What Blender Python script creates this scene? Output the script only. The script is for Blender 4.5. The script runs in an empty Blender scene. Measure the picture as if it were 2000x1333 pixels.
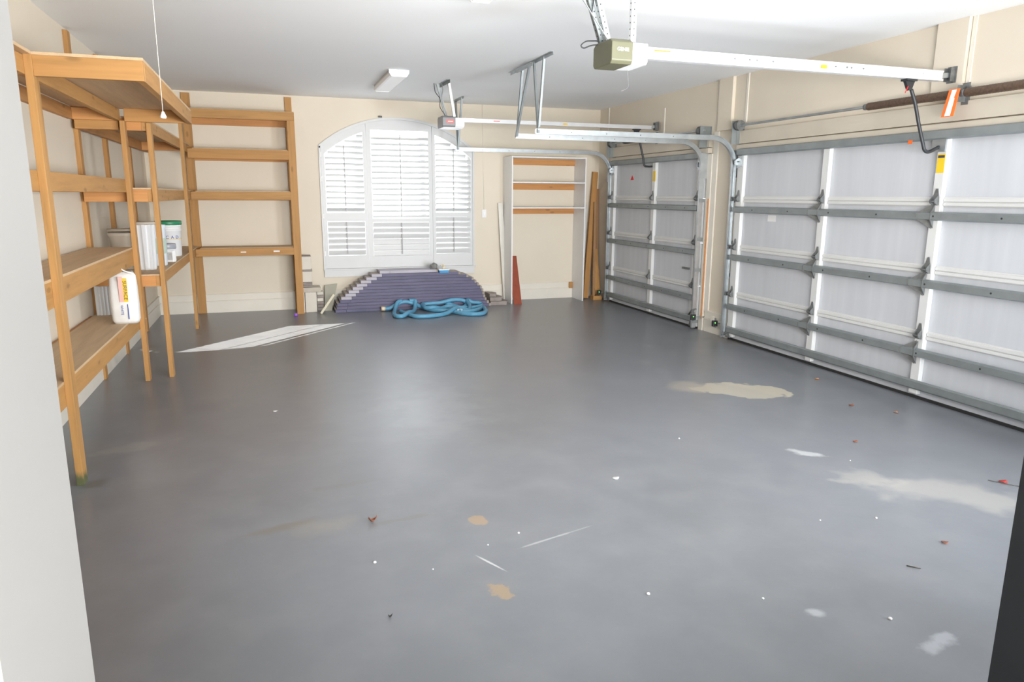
import bpy, math, random
from mathutils import Vector, Matrix
random.seed(7)
D = bpy.data; C = bpy.context.scene.collection
R = math.radians

# ---------------------------------------------------------------- camera
cam_d = D.cameras.new('camera'); cam = D.objects.new('camera', cam_d); C.objects.link(cam)
cr, cu, cf = Vector((.947547, -.319565, .005734)), Vector((.059301, .193405, .979325)), Vector((.314067, .927617, -.202211))
cam.matrix_world = Matrix(((cr.x, cu.x, -cf.x, 0), (cr.y, cu.y, -cf.y, 0), (cr.z, cu.z, -cf.z, 1.65), (0, 0, 0, 1)))
cam_d.sensor_width = 36; cam_d.lens = 24.853; cam_d.clip_start = .02
bpy.context.scene.camera = cam

# ---------------------------------------------------------------- light
w = D.worlds.new('sky'); bpy.context.scene.world = w; w.use_nodes = True
bg = w.node_tree.nodes['Background']; bg.inputs[0].default_value = (.90, .95, 1, 1); bg.inputs[1].default_value = 4.0
sd = D.lights.new('sun', 'SUN'); sd.energy = 24; sd.angle = R(.4); sd.color = (1, .95, .86)
so = D.objects.new('sun', sd); C.objects.link(so)
so.rotation_euler = Vector((-.94, -1, -.95)).to_track_quat('-Z', 'Y').to_euler()
def area(name, loc, target, sx, sy, power, col):
    l = D.lights.new(name, 'AREA'); l.shape = 'RECTANGLE'; l.size = sx; l.size_y = sy; l.energy = power; l.color = col
    o = D.objects.new(name, l); C.objects.link(o); o.location = loc
    o.rotation_euler = (Vector(target) - Vector(loc)).to_track_quat('-Z', 'Y').to_euler()
    return o
area('low_right_key', (4.1, .62, .8), (.4, 8.0, 2.9), 1.5, 1.2, 168, (.90, .95, 1)).data.spread = R(120)  # unseen key lamp placed along the shadow directions; no side door exists
area('near_wall_fill', (1.9, .56, 1.6), (1.9, 9.0, 2.6), 2.8, 1.0, 220, (1, .98, .95)).data.spread = R(110)  # unseen fill lamp added to brighten the far walls and ceiling
area('hall_lamp', (.3, -1.3, 2.2), (.1, .5, 1.4),   .8, .8, 68, (1, .99, .97))
vs = bpy.context.scene.view_settings
bpy.context.scene.display_settings.display_device = 'sRGB'
vs.view_transform = 'Standard'; vs.look = 'None'; vs.gamma = 1; vs.use_curve_mapping = False
vs.exposure = -.12

# ---------------------------------------------------------------- materials
class NT:
    def __init__(s, name):
        s.m = D.materials.new(name); s.m.use_nodes = True; s.t = s.m.node_tree
        s.b = s.t.nodes['Principled BSDF']
    def n(s, typ, **k):
        x = s.t.nodes.new(typ)
        for a, v in k.items(): setattr(x, a, v)
        return x
    def l(s, a, b): s.t.links.new(a, b)
    def coord(s, scale=(1, 1, 1), rand=False):
        tc = s.n('ShaderNodeTexCoord'); mp = s.n('ShaderNodeMapping'); mp.inputs['Scale'].default_value = scale
        s.l(tc.outputs['Object'], mp.inputs[0])
        if rand:
            oi = s.n('ShaderNodeObjectInfo'); mu = s.n('ShaderNodeVectorMath', operation='SCALE')
            cx = s.n('ShaderNodeCombineXYZ'); s.l(oi.outputs['Random'], cx.inputs[0]); s.l(oi.outputs['Random'], cx.inputs[1]); s.l(oi.outputs['Random'], cx.inputs[2])
            s.l(cx.outputs[0], mu.inputs[0]); mu.inputs['Scale'].default_value = 37
            s.l(mu.outputs[0], mp.inputs['Location'])
        return mp.outputs[0]
    def noise(s, vec, scale, detail=3, rough=.5):
        x = s.n('ShaderNodeTexNoise'); x.inputs['Scale'].default_value = scale; x.inputs['Detail'].default_value = detail
        x.inputs['Roughness'].default_value = rough; s.l(vec, x.inputs['Vector']); return x.outputs['Fac']
    def ramp(s, fac, stops):
        x = s.n('ShaderNodeValToRGB'); e = x.color_ramp.elements
        while len(e) < len(stops): e.new(.5)
        for i, (p, c) in enumerate(stops): e[i].position = p; e[i].color = (*c, 1) if len(c) == 3 else c
        s.l(fac, x.inputs[0]); return x.outputs[0]
    def bump(s, h, strength, dist=.01):
        x = s.n('ShaderNodeBump'); x.inputs['Strength'].default_value = strength; x.inputs['Distance'].default_value = dist
        s.l(h, x.inputs['Height']); s.l(x.outputs[0], s.b.inputs['Normal'])
    def mix(s, fac, a, b):
        x = s.n('ShaderNodeMix', data_type='RGBA')
        for sock, v in ((x.inputs[0], fac), (x.inputs[6], a), (x.inputs[7], b)):
            if isinstance(v, (int, float)): sock.default_value = v
            elif isinstance(v, tuple): sock.default_value = (*v, 1)
            else: s.l(v, sock)
        return x.outputs[2]
    def math(s, op, a, b=None, clamp=False):
        x = s.n('ShaderNodeMath', operation=op, use_clamp=clamp)
        for i, v in enumerate((a, b)):
            if v is None: continue
            if isinstance(v, (int, float)): x.inputs[i].default_value = v
            else: s.l(v, x.inputs[i])
        return x.outputs[0]
def dim(c, k): return tuple(min(1, v * k) for v in c)
def plain(name, col, rough=.5, metal=0, var=.08, scale=6, bump=0, bscale=80, spec=.5):
    t = NT(name); v = t.coord(); f = t.noise(v, scale)
    t.l(t.ramp(f, [(.25, dim(col, 1 - var)), (.75, dim(col, 1 + var))]), t.b.inputs['Base Color'])
    t.b.inputs['Roughness'].default_value = rough; t.b.inputs['Metallic'].default_value = metal
    t.b.inputs['Specular IOR Level'].default_value = spec
    if bump: t.bump(t.noise(v, bscale, 4), bump, .003)
    return t.m
def wood(name, axis, col, dark=.72, knots=True):
    t = NT(name); sc = [16, 16, 16]; sc[axis] = 1.1
    v = t.coord(tuple(sc), True)
    f = t.noise(v, 1.6, 5, .6); g = t.noise(v, 6, 3)
    c = t.ramp(f, [(.25, dim(col, dark)), (.5, col), (.78, dim(col, 1.18))])
    c = t.mix(t.math('MULTIPLY', g, .35), c, dim(col, .8))
    oi = t.n('ShaderNodeObjectInfo')
    c = t.mix(t.math('MULTIPLY', oi.outputs['Random'], .3), c, (col[0] * .95, col[1] * .78, col[2] * .62))
    if knots:
        s2 = [9, 9, 9]; s2[axis] = 3.4
        vo = t.n('ShaderNodeTexVoronoi'); vo.inputs['Scale'].default_value = 1; t.l(t.coord(tuple(s2), True), vo.inputs['Vector'])
        k = t.ramp(vo.outputs['Distance'], [(.09, (1, 1, 1)), (.17, (0, 0, 0))])
        c = t.mix(t.math('MULTIPLY', k, .55), c, dim(col, .38))
    t.l(c, t.b.inputs['Base Color']); t.b.inputs['Roughness'].default_value = .65
    t.bump(f, .15, .003); return t.m
WC = (.46, .245, .080)
W = [wood('pine_along_x', 0, WC), wood('pine_along_y', 1, WC), wood('pine_along_z', 2, WC)]
WD = [wood('pine_cleat_x', 0, (.56, .27, .09)), wood('pine_cleat_y', 1, (.50, .25, .09)), wood('old_lumber', 2, (.36, .205, .10))]
PLY = wood('plywood_deck', 1, (.58, .43, .27), .75, False)
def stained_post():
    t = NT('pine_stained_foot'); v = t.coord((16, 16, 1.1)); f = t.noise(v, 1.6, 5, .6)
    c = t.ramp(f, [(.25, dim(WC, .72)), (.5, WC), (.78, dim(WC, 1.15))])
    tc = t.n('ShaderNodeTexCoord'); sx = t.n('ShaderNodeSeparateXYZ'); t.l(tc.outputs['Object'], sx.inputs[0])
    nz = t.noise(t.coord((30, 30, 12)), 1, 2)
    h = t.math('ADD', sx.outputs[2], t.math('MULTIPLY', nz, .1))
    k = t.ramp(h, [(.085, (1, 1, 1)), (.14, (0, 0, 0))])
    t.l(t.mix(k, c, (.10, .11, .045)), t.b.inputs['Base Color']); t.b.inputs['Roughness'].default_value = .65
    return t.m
POSTW = stained_post()
WALL = plain('beige_wall_paint', (.72, .65, .54), .75, var=.03, scale=1.5, bump=.12, bscale=180)
HEAD = plain('beige_header_paint', (.60, .545, .455), .7, var=.05, scale=3, bump=.1, bscale=90)
CEIL = plain('white_ceiling_paint', (.88, .895, .91), .85, var=.012, scale=1, bump=.15, bscale=220)
TRIMW = plain('cream_trim_paint', (.76, .72, .64), .5, var=.03, scale=4)
WHITE = plain('white_shutter_paint', (.60, .61, .615), .4, var=.01)
LAM = plain('white_laminate', (.78, .78, .78), .35, var=.015)
CASING = plain('white_casing_paint', (.80, .79, .77), .45, var=.01)
SKIN = NT('white_door_skin')
_v = SKIN.coord((1, 5, .35)); _f = SKIN.noise(_v, 2.2, 4)
SKIN.l(SKIN.ramp(_f, [(.25, (.53, .55, .585)), (.55, (.56, .58, .615)), (.85, (.60, .62, .65))]), SKIN.b.inputs['Base Color'])
SKIN.b.inputs['Roughness'].default_value = .42; SKIN.bump(SKIN.noise(SKIN.coord((1, 8, 1)), 2, 2), .1, .003); SKIN = SKIN.m
STILE = plain('white_stile_steel', (.66, .665, .66), .35, var=.02)
GALV = plain('galvanised_steel', (.50, .535, .555), .38, .85, var=.14, scale=9, bump=.05)
GALVD = plain('galvanised_strut', (.29, .32, .325), .5, .55, var=.12, scale=7)
DKMET = plain('dark_hardware_steel', (.22, .23, .23), .45, .6, var=.2, scale=30)
BLACK = plain('black_plastic', (.025, .027, .03), .45, var=.2)
SPRING = plain('brown_oiled_spring', (.13, .085, .06), .5, .4, var=.3, scale=60)
OLIVE = plain('olive_motor_housing', (.115, .115, .07), .42, var=.06)
GREYM = plain('grey_motor_housing', (.22, .22, .23), .4, var=.05)
LENS = plain('white_lamp_lens', (.86, .87, .88), .3, var=.01)
RAILW = plain('bright_rail_steel', (.72, .73, .75), .35, .35, var=.04)
ORANGE = plain('orange_tag', (1, .17, .02), .5, var=.02)
RED = plain('red_marker', (.75, .03, .03), .5, var=.02)
YEL = plain('yellow_label', (.85, .55, .02), .5, var=.02)
INK = plain('dark_print', (.05, .05, .07), .6, var=.02)
BLUEINK = plain('blue_print', (.03, .08, .35), .6, var=.02)
PAPER = plain('white_paper', (.82, .82, .82), .6, var=.02)
PINK = plain('pink_print', (.82, .45, .40), .6, var=.05)
BAG = plain('white_bag_paper', (.76, .75, .73), .6, var=.06, scale=14, bump=.3, bscale=14)
BEIGEP = plain('beige_plastic_tub', (.56, .50, .42), .45, var=.04)
WPLAST = plain('white_plastic', (.76, .77, .78), .35, var=.02)
CLEARP = plain('bluish_plastic', (.62, .68, .74), .25, var=.03)
GREEN = plain('green_lid', (.02, .22, .10), .4, var=.05)
GLID = plain('grey_lid', (.33, .34, .38), .35, var=.05)
LGREEN = plain('pale_green_label', (.42, .52, .46), .5, var=.1, scale=20)
HOSE = plain('blue_hose_rubber', (.11, .33, .50), .42, var=.08, scale=20)
PLANK = NT('slate_blue_plank_face'); _v = PLANK.coord((1.2, 8, 8), True)
_oi = PLANK.n('ShaderNodeObjectInfo')
_c = PLANK.ramp(PLANK.noise(_v, 2, 4), [(.3, (.055, .062, .125)), (.7, (.11, .11, .20))])
_c = PLANK.mix(PLANK.math('MULTIPLY', _oi.outputs['Random'], .4), _c, (.13, .10, .19))
PLANK.l(_c, PLANK.b.inputs['Base Color']); PLANK.b.inputs['Roughness'].default_value = .5; PLANK = PLANK.m
PLANKL = plain('lavender_plank_face', (.42, .40, .46), .5, var=.1, scale=5)
PLANKE = plain('tan_plank_edge', (.36, .31, .26), .6, var=.15, scale=12)
TILEC = plain('cream_carton', (.66, .62, .54), .6, var=.04)
TILED = plain('taupe_tile', (.28, .24, .22), .6, var=.15, scale=14)
GREYB = plain('grey_green_board', (.40, .39, .32), .6, var=.1, scale=7)
REDW = wood('mahogany_stain', 2, (.30, .065, .03), .75, False)
LEAF = plain('dry_leaf', (.30, .10, .05), .7, var=.3, scale=90)
LEAFO = plain('orange_leaf', (.75, .30, .08), .6, var=.2, scale=90)
TWIG = plain('dark_twig', (.08, .07, .06), .8, var=.2, scale=60)
CHIP = plain('white_paint_chip', (.85, .85, .84), .5, var=.03)
PURPLE = plain('purple_ball', (.30, .12, .60), .35, var=.05)
TEAL = plain('bright_blue_foam', (.01, .28, .60), .5, var=.05)
CREAM = plain('cream_handle', (.78, .68, .48), .5, var=.05)
DKTRIM = plain('dark_door_edge', (.03, .035, .04), .5, var=.2)
RUBBER = plain('black_rubber_seal', (.02, .02, .02), .7, var=.1)
def led():
    m = D.materials.new('green_indicator_light'); m.use_nodes = True; b = m.node_tree.nodes['Principled BSDF']
    b.inputs['Base Color'].default_value = (.1, .8, .1, 1); b.inputs['Emission Color'].default_value = (.2, 1, .15, 1); b.inputs['Emission Strength'].default_value = 3
    return m
LED = led()
def glass():
    m = D.materials.new('window_glass'); m.use_nodes = True; t = m.node_tree; t.nodes.remove(t.nodes['Principled BSDF'])
    a = t.nodes.new('ShaderNodeBsdfTransparent'); g = t.nodes.new('ShaderNodeBsdfGlossy'); g.inputs['Roughness'].default_value = .02
    f = t.nodes.new('ShaderNodeLayerWeight'); f.inputs[0].default_value = .12; x = t.nodes.new('ShaderNodeMixShader')
    t.links.new(f.outputs[0], x.inputs[0]); t.links.new(a.outputs[0], x.inputs[1]); t.links.new(g.outputs[0], x.inputs[2])
    t.links.new(x.outputs[0], t.nodes['Material Output'].inputs[0]); return m
GLASS = glass()

def floor_material():
    t = NT('grey_painted_concrete'); tc = t.n('ShaderNodeTexCoord'); P = tc.outputs['Object']
    big = t.noise(P, .55, 4, .6); mid = t.noise(P, 3.5, 5, .6); fine = t.noise(P, 60, 3)
    c = t.ramp(big, [(.3, (.155, .164, .178)), (.7, (.195, .208, .232))])
    c = t.mix(t.ramp(mid, [(.42, (0, 0, 0)), (.75, (.35, .35, .35))]), c, (.27, .278, .29))
    nz = t.n('ShaderNodeTexNoise'); nz.inputs['Scale'].default_value = 4; nz.inputs['Detail'].default_value = 5
    t.l(P, nz.inputs['Vector'])
    def blob(cx, cy, rx, ry, rot=0, warp=.5, soft=.15, ns=None):
        mp = t.n('ShaderNodeMapping'); mp.vector_type = 'TEXTURE'
        mp.inputs['Location'].default_value = (cx, cy, 0); mp.inputs['Rotation'].default_value = (0, 0, rot); mp.inputs['Scale'].default_value = (rx, ry, 1)
        t.l(P, mp.inputs[0])
        sx = t.n('ShaderNodeSeparateXYZ'); t.l(mp.outputs[0], sx.inputs[0]); cb = t.n('ShaderNodeCombineXYZ')
        t.l(sx.outputs[0], cb.inputs[0]); t.l(sx.outputs[1], cb.inputs[1])
        ln = t.n('ShaderNodeVectorMath', operation='LENGTH'); t.l(cb.outputs[0], ln.inputs[0])
        q = nz
        if ns:
            q = t.n('ShaderNodeTexNoise'); q.inputs['Scale'].default_value = ns; q.inputs['Detail'].default_value = 4; t.l(P, q.inputs['Vector'])
        d = t.math('ADD', ln.outputs['Value'], t.math('MULTIPLY', t.math('SUBTRACT', q.outputs['Fac'], .5), warp * 2))
        return t.ramp(d, [(max(0, .9 - soft), (1, 1, 1)), (.9, (0, 0, 0))])
    def lay(c, mask, k, col): return t.mix(t.math('MULTIPLY', mask, k), c, col)
    # bare concrete showing through the paint, and other paler and darker patches
    c = lay(c, blob(3.80, 4.98, .44, .28, -.55, .55, .08, 6), .95, (.50, .46, .36))
    c = lay(c, blob(3.42, 5.22, .26, .24, -.5, .5, .4), .6, (.44, .39, .31))
    c = lay(c, blob(3.62, 2.75, .62, .28, -.65, 1.1, .5), .40, (.50, .47, .42))
    c = lay(c, blob(3.30, 3.1, .22, .16, -.4, 1.2, .4), .35, (.48, .46, .41))
    c = lay(c, blob(3.24, 3.55, .16, .06, -.9, 1.0, .4, 9), .7, (.52, .53, .54))
    c = lay(c, blob(.928, 3.27, .055, .07, .3, .5, .2, 14), .85, (.33, .24, .16))
    c = lay(c, blob(.832, 2.60, .05, .075, .5, .9, .2, 18), .85, (.34, .25, .16))
    c = lay(c, blob(-.02, 3.5, .26, .06, .25, .9, .5, 8), .55, (.17, .15, .11))
    c = lay(c, blob(.15, 3.45, .2, .14, .2, .8, .6), .35, (.34, .31, .25))
    c = lay(c, blob(.55, 3.40, .2, .03, .1, .9, .5, 8), .45, (.16, .15, .13))
    c = lay(c, blob(.35, 3.95, .3, .05, .1, .9, .5, 8), .4, (.15, .15, .14))
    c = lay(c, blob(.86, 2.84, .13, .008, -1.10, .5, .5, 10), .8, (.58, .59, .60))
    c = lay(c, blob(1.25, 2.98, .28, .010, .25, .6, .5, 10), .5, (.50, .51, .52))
    c = lay(c, blob(2.3, 1.75, .12, .05, .2, 1.1, .5, 12), .5, (.48, .50, .54))
    c = lay(c, blob(2.0, 2.05, .05, .04, 0, .9, .5, 12), .6, (.48, .50, .53))
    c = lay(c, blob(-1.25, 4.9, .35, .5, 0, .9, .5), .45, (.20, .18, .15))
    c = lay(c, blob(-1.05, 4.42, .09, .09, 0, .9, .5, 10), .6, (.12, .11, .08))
    c = lay(c, blob(-.95, 5.0, .3, .12, .3, 1, .5, 7), .35, (.34, .33, .31))
    c = lay(c, blob(1.1, 5.3, .45, .9, 0, 1.2, .6), .25, (.33, .34, .35))  # broad faint paler patch, longer along y
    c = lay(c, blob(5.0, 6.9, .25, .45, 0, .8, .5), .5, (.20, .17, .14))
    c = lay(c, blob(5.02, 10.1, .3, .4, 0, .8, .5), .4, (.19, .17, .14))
    # dark tyre arc
    mp = t.n('ShaderNodeMapping'); mp.vector_type = 'TEXTURE'; mp.inputs['Location'].default_value = (3.05, 4.65, 0); t.l(P, mp.inputs[0])
    ln = t.n('ShaderNodeVectorMath', operation='LENGTH'); t.l(mp.outputs[0], ln.inputs[0])
    c = lay(c, t.ramp(ln.outputs['Value'], [(.55, (.6, .6, .6)), (.93, (1, 1, 1))]) if False else t.ramp(t.math('DIVIDE', ln.outputs['Value'], 2), [(.0, (.5, .5, .5)), (.44, (.7, .7, .7)), (.47, (0, 0, 0))]), .22, (.215, .22, .235))
    # pale splashes and specks
    t.l(c, t.b.inputs['Base Color'])
    r = t.ramp(mid, [(.3, (.295, .295, .295)), (.7, (.33, .33, .33))])
    t.l(r, t.b.inputs['Roughness'])
    t.b.inputs['Specular IOR Level'].default_value = 1.0
    h = t.math('ADD', t.math('MULTIPLY', mid, 1.0), t.math('MULTIPLY', fine, .12))
    t.bump(h, .10, .012)
    return t.m
FLOOR = floor_material()

# ---------------------------------------------------------------- mesh helpers
class MB:
    def __init__(s): s.v = []; s.f = []; s.smooth = []
    def add(s, vs, fs, smooth=False):
        o = len(s.v); s.v += [tuple(v) for v in vs]; s.f += [tuple(i + o for i in f) for f in fs]; s.smooth += [smooth] * len(fs); return s
    def box(s, x0, y0, z0, x1, y1, z1):
        vs = [(x, y, z) for z in (z0, z1) for y in (y0, y1) for x in (x0, x1)]
        return s.add(vs, [(0, 2, 3, 1), (4, 5, 7, 6), (0, 1, 5, 4), (2, 6, 7, 3), (0, 4, 6, 2), (1, 3, 7, 5)])
    def beam(s, a, b, w, h, up=(0, 0, 1), off=(0, 0)):
        a, b = Vector(a), Vector(b); d = (b - a).normalized(); u = Vector(up); r = d.cross(u).normalized(); u = r.cross(d).normalized()
        vs = [p + r * (i * w / 2 + off[0]) + u * (j * h / 2 + off[1]) for p in (a, b) for j in (-1, 1) for i in (-1, 1)]
        return s.add(vs, [(0, 1, 3, 2), (4, 6, 7, 5), (0, 4, 5, 1), (2, 3, 7, 6), (0, 2, 6, 4), (1, 5, 7, 3)])
    def angle(s, a, b, w, up=(0, 0, 1), t=.003):
        a, b = Vector(a), Vector(b); d = (b - a).normalized(); u = Vector(up); r = d.cross(u).normalized()
        s.beam(a, b, t, w, up, (0, w / 2)); return s.beam(a + r * w / 2, b + r * w / 2, w, t, up)
    def tube(s, pts, rad, n=10, cap=True):
        pts = [Vector(p) for p in pts]; rs = rad if isinstance(rad, (list, tuple)) else [rad] * len(pts)
        d = (pts[1] - pts[0]).normalized(); u = d.orthogonal().normalized(); vs = []
        for i, p in enumerate(pts):
            nd = ((pts[min(i + 1, len(pts) - 1)] - pts[max(i - 1, 0)])).normalized()
            u = (u - nd * u.dot(nd)).normalized(); r = nd.cross(u)
            vs += [p + (u * math.cos(k * 2 * math.pi / n) + r * math.sin(k * 2 * math.pi / n)) * rs[i] for k in range(n)]
        fs = [(i * n + k, i * n + (k + 1) % n, (i + 1) * n + (k + 1) % n, (i + 1) * n + k) for i in range(len(pts) - 1) for k in range(n)]
        s.add(vs, fs, True)
        if cap:
            o = len(s.v) - len(vs); s.f += [tuple(o + k for k in range(n))[::-1], tuple(o + (len(pts) - 1) * n + k for k in range(n))]; s.smooth += [False, False]
        return s
    def lathe(s, c, prof, n=24, sx=1, sy=1):
        vs = [(c[0] + r * sx * math.cos(k * 2 * math.pi / n), c[1] + r * sy * math.sin(k * 2 * math.pi / n), c[2] + z) for r, z in prof for k in range(n)]
        fs = [(i * n + k, i * n + (k + 1) % n, (i + 1) * n + (k + 1) % n, (i + 1) * n + k) for i in range(len(prof) - 1) for k in range(n)]
        return s.add(vs, fs, True)
    def prism(s, poly, axis, a, b):
        def P(p, q):
            l = list(p); l.insert(axis, q); return tuple(l)
        n = len(poly); vs = [P(p, a) for p in poly] + [P(p, b) for p in poly]
        fs = [tuple(range(n))[::-1], tuple(range(n, 2 * n))] + [(k, (k + 1) % n, n + (k + 1) % n, n + k) for k in range(n)]
        return s.add(vs, fs)
    def sweep(s, pts, prof, side):
        # open profile (across, outward) swept along a path; side is the fixed across direction
        pts = [Vector(p) for p in pts]; side = Vector(side); m = len(prof); vs = []
        for i, p in enumerate(pts):
            d = (pts[min(i + 1, len(pts) - 1)] - pts[max(i - 1, 0)]).normalized(); o = d.cross(side).normalized()
            vs += [p + side * q[0] + o * q[1] for q in prof]
        fs = [(i * m + k, i * m + (k + 1) % m, (i + 1) * m + (k + 1) % m, (i + 1) * m + k) for i in range(len(pts) - 1) for k in range(m)]
        fs += [tuple(range(m)), tuple(range((len(pts) - 1) * m, len(pts) * m))[::-1]]
        return s.add(vs, fs)
    def build(s, name, mat, parent=None, bevel=0, kind=None, label=None):
        root = Vector((0, 0, 0)); p = parent
        while p is not None: root += p.location; p = p.parent
        me = D.meshes.new(name); me.from_pydata([tuple(Vector(v) - root) for v in s.v], [], s.f)
        me.polygons.foreach_set('use_smooth', s.smooth); me.materials.append(mat); me.update()
        import bmesh
        bm = bmesh.new(); bm.from_mesh(me); bmesh.ops.recalc_face_normals(bm, faces=bm.faces); bm.to_mesh(me); bm.free()
        o = D.objects.new(name, me); C.objects.link(o); o.parent = parent
        if parent is None:
            # origin at the base of the thing
            xs = [v.co for v in me.vertices]; c = Vector(((min(v.x for v in xs) + max(v.x for v in xs)) / 2, (min(v.y for v in xs) + max(v.y for v in xs)) / 2, min(v.z for v in xs)))
            if kind != 'structure':
                for v in me.vertices: v.co -= c
                o.location = c
        if bevel:
            b = o.modifiers.new('bevel', 'BEVEL'); b.width = bevel; b.segments = 2; b.limit_method = 'ANGLE'; b.angle_limit = R(40)
        if kind: o['kind'] = kind
        if label: o['label'] = label
        return o
def box(*a): return MB().box(*a)
def thing(name, label, cat, loc=(0, 0, 0), group=None):
    o = D.objects.new(name, None); C.objects.link(o); o.location = loc; o.empty_display_size = .1
    o['label'] = label; o['category'] = cat
    if group: o['group'] = group
    return o
def tag(o, label, cat, group=None):
    o['label'] = label; o['category'] = cat
    if group: o['group'] = group
    return o
def struct(name, mb, mat, bevel=0, label=None): return mb.build(name, mat, None, bevel, 'structure', label)
def again(o, dx=0, dy=0, dz=0):
    c = o.copy(); C.objects.link(c); c.location = o.location + Vector((dx, dy, dz)); return c
def text(name, s, size, mat, parent, m, ext=.0006):
    cu_ = D.curves.new('t', 'FONT'); cu_.body = s; cu_.size = size; cu_.extrude = ext; cu_.align_x = 'CENTER'; cu_.align_y = 'CENTER'
    to = D.objects.new('t', cu_); C.objects.link(to); bpy.context.view_layer.update()
    me = D.meshes.new_from_object(to.evaluated_get(bpy.context.evaluated_depsgraph_get())); D.objects.remove(to); D.curves.remove(cu_)
    root = Vector((0, 0, 0)); p = parent
    while p is not None: root += p.location; p = p.parent
    me.transform(Matrix.Translation(-root) @ m); me.materials.clear(); me.materials.append(mat)
    o = D.objects.new(name, me); C.objects.link(o); o.parent = parent; return o
def basis(loc, right, up):
    r, u = Vector(right).normalized(), Vector(up).normalized(); n = r.cross(u)
    return Matrix(((r.x, u.x, n.x, loc[0]), (r.y, u.y, n.y, loc[1]), (r.z, u.z, n.z, loc[2]), (0, 0, 0, 1)))

# ---------------------------------------------------------------- the room
XL, XR, YB, YN, H = -1.52, 5.08, 10.68, .5, 2.98
struct('floor', box(-1.95, -1.95, -.12, 5.35, 10.95, 0), FLOOR)
struct('ceiling', box(-1.75, .3, H, 5.35, 10.95, H + .12), CEIL)
struct('wall_left', box(XL - .2, .3, 0, XL, YB + .2, H), WALL)
# window wall with an arched opening
AX, AZ, AR = 1.845, 2.725 - 1.74, 1.74
def arc(x, off=0):
    d = (AR - off) ** 2 - (x - AX) ** 2
    return AZ + math.sqrt(max(d, 0))
wx0, wx1, wz0 = .72, 2.97, .575
m = box(XL - .2, YB, 0, wx0, YB + .2, H).box(wx1, YB, 0, XR + .25, YB + .2, H).box(wx0, YB, 0, wx1, YB + .2, wz0)
N = 24
for i in range(N):
    a, b = wx0 + (wx1 - wx0) * i / N, wx0 + (wx1 - wx0) * (i + 1) / N
    za, zb = arc(a), arc(b)
    m.add([(a, YB, za), (b, YB, zb), (b, YB, H), (a, YB, H), (a, YB + .2, za), (b, YB + .2, zb), (b, YB + .2, H), (a, YB + .2, H)],
          [(0, 1, 2, 3), (4, 7, 6, 5), (0, 4, 5, 1)])
struct('wall_back', m, WALL)
# right wall: header, pillar and far stub around the two garage doors
DZ, D1a, D1b, D2a, D2b = 2.16, 1.72, 6.97, 7.60, 10.10
m = box(XR, .3, DZ, XR + .25, YB + .2, H).box(XR, D1b, 0, XR + .25, D2a, DZ).box(XR, D2b, 0, XR + .25, YB, DZ).box(XR, .3, 0, XR + .25, D1a, DZ)
struct('wall_right', m, WALL)
for i, (a, b) in enumerate(((D1a, D1b), (D2a, D2b))):
    struct('trim_%d' % (16 + i), box(5.105, a - .01, 0, 5.15, a + .06, DZ).box(5.105, b - .06, 0, 5.15, b + .01, DZ).box(5.105, a, DZ - .06, 5.15, b, DZ), TRIMW, label='unseen sun-blocking stop added outside the %s garage door' % ('double', 'single')[i])  # unseen strips added to keep sun out of the door gaps
# wall the photographer stands behind, with its doorway
m = box(XL - .2, .38, 0, -.137, YN, H).box(.757, .38, 0, XR + .25, YN, H).box(-.137, .38, 2.08, .757, YN, H)
struct('wall_front', m, CASING)
m = box(-1.9, -1.9, 0, 2.2, -1.8, H).box(-1.9, -1.8, 0, -1.8, .38, H).box(2.1, -1.8, 0, 2.2, .38, H).box(-1.9, -1.9, H - .1, 2.2, .38, H + .1)
struct('wall_hall', m, CASING)
struct('trim_1', box(-.137, .36, 0, -.134, .502, 2.08), CASING, label='white door jamb at the left edge of the view')
struct('trim_2', box(.748, .36, 0, .757, .502, 2.08), DKTRIM, label='dark door stop at the lower right edge')
# base boards: flat lower board with a moulded cap
def baseboard(name, a, b, n):
    a, b, n = Vector(a), Vector(b), Vector(n)
    mb = MB()
    for t0, t1, z0, z1 in ((0, .018, 0, .155), (0, .028, .155, .17), (0, .014, .17, .245), (0, .022, .245, .262)):
        ps = [a + n * t0, b + n * t0, b + n * t1, a + n * t1]
        mb.add([(p.x, p.y, z0) for p in ps] + [(p.x, p.y, z1) for p in ps], [(0, 1, 2, 3), (4, 7, 6, 5), (0, 4, 5, 1), (1, 5, 6, 2), (2, 6, 7, 3), (3, 7, 4, 0)])
    return struct(name, mb, TRIMW, .002)
baseboard('baseboard_back', (XL, YB, 0), (XR, YB, 0), (0, -1, 0))
baseboard('baseboard_left', (XL, .5, 0), (XL, YB - .03, 0), (1, 0, 0))
baseboard('baseboard_right', (XR, D1b + .03, 0), (XR, D2a - .12, 0), (-1, 0, 0))
# header boards above each door and the vertical pads and strips on the right wall
struct('trim_3', box(XR - .045, D1a - .1, 2.229, XR, D1b + .06, 2.37).box(XR - .055, D1a - .1, 2.158, XR, D1b + .06, 2.218), HEAD, .002)
struct('trim_4', box(XR - .045, D2a - .05, 2.229, XR, D2b + .12, 2.37).box(XR - .055, D2a - .05, 2.158, XR, D2b + .12, 2.218), HEAD, .002)
struct('trim_5', box(XR - .04, 7.16, 2.40, XR, 7.42, H), WALL, .002, 'vertical board on the pillar between the doors')
struct('trim_6', box(XR - .04, 4.27, 2.40, XR, 4.54, H), WALL, .002, 'vertical board holding the opener bracket')
for i, (y, z0, z1) in enumerate(((4.245, 2.28, H), (6.93, 2.46, H), (7.455, 2.62, H), (8.69, 2.36, 2.80), (7.455, 2.08, 2.36), (10.36, 2.45, H))):
    struct('trim_%d' % (7 + i), box(XR - .012, y - .016, z0, XR, y + .018, z1), TRIMW, .002)
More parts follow.
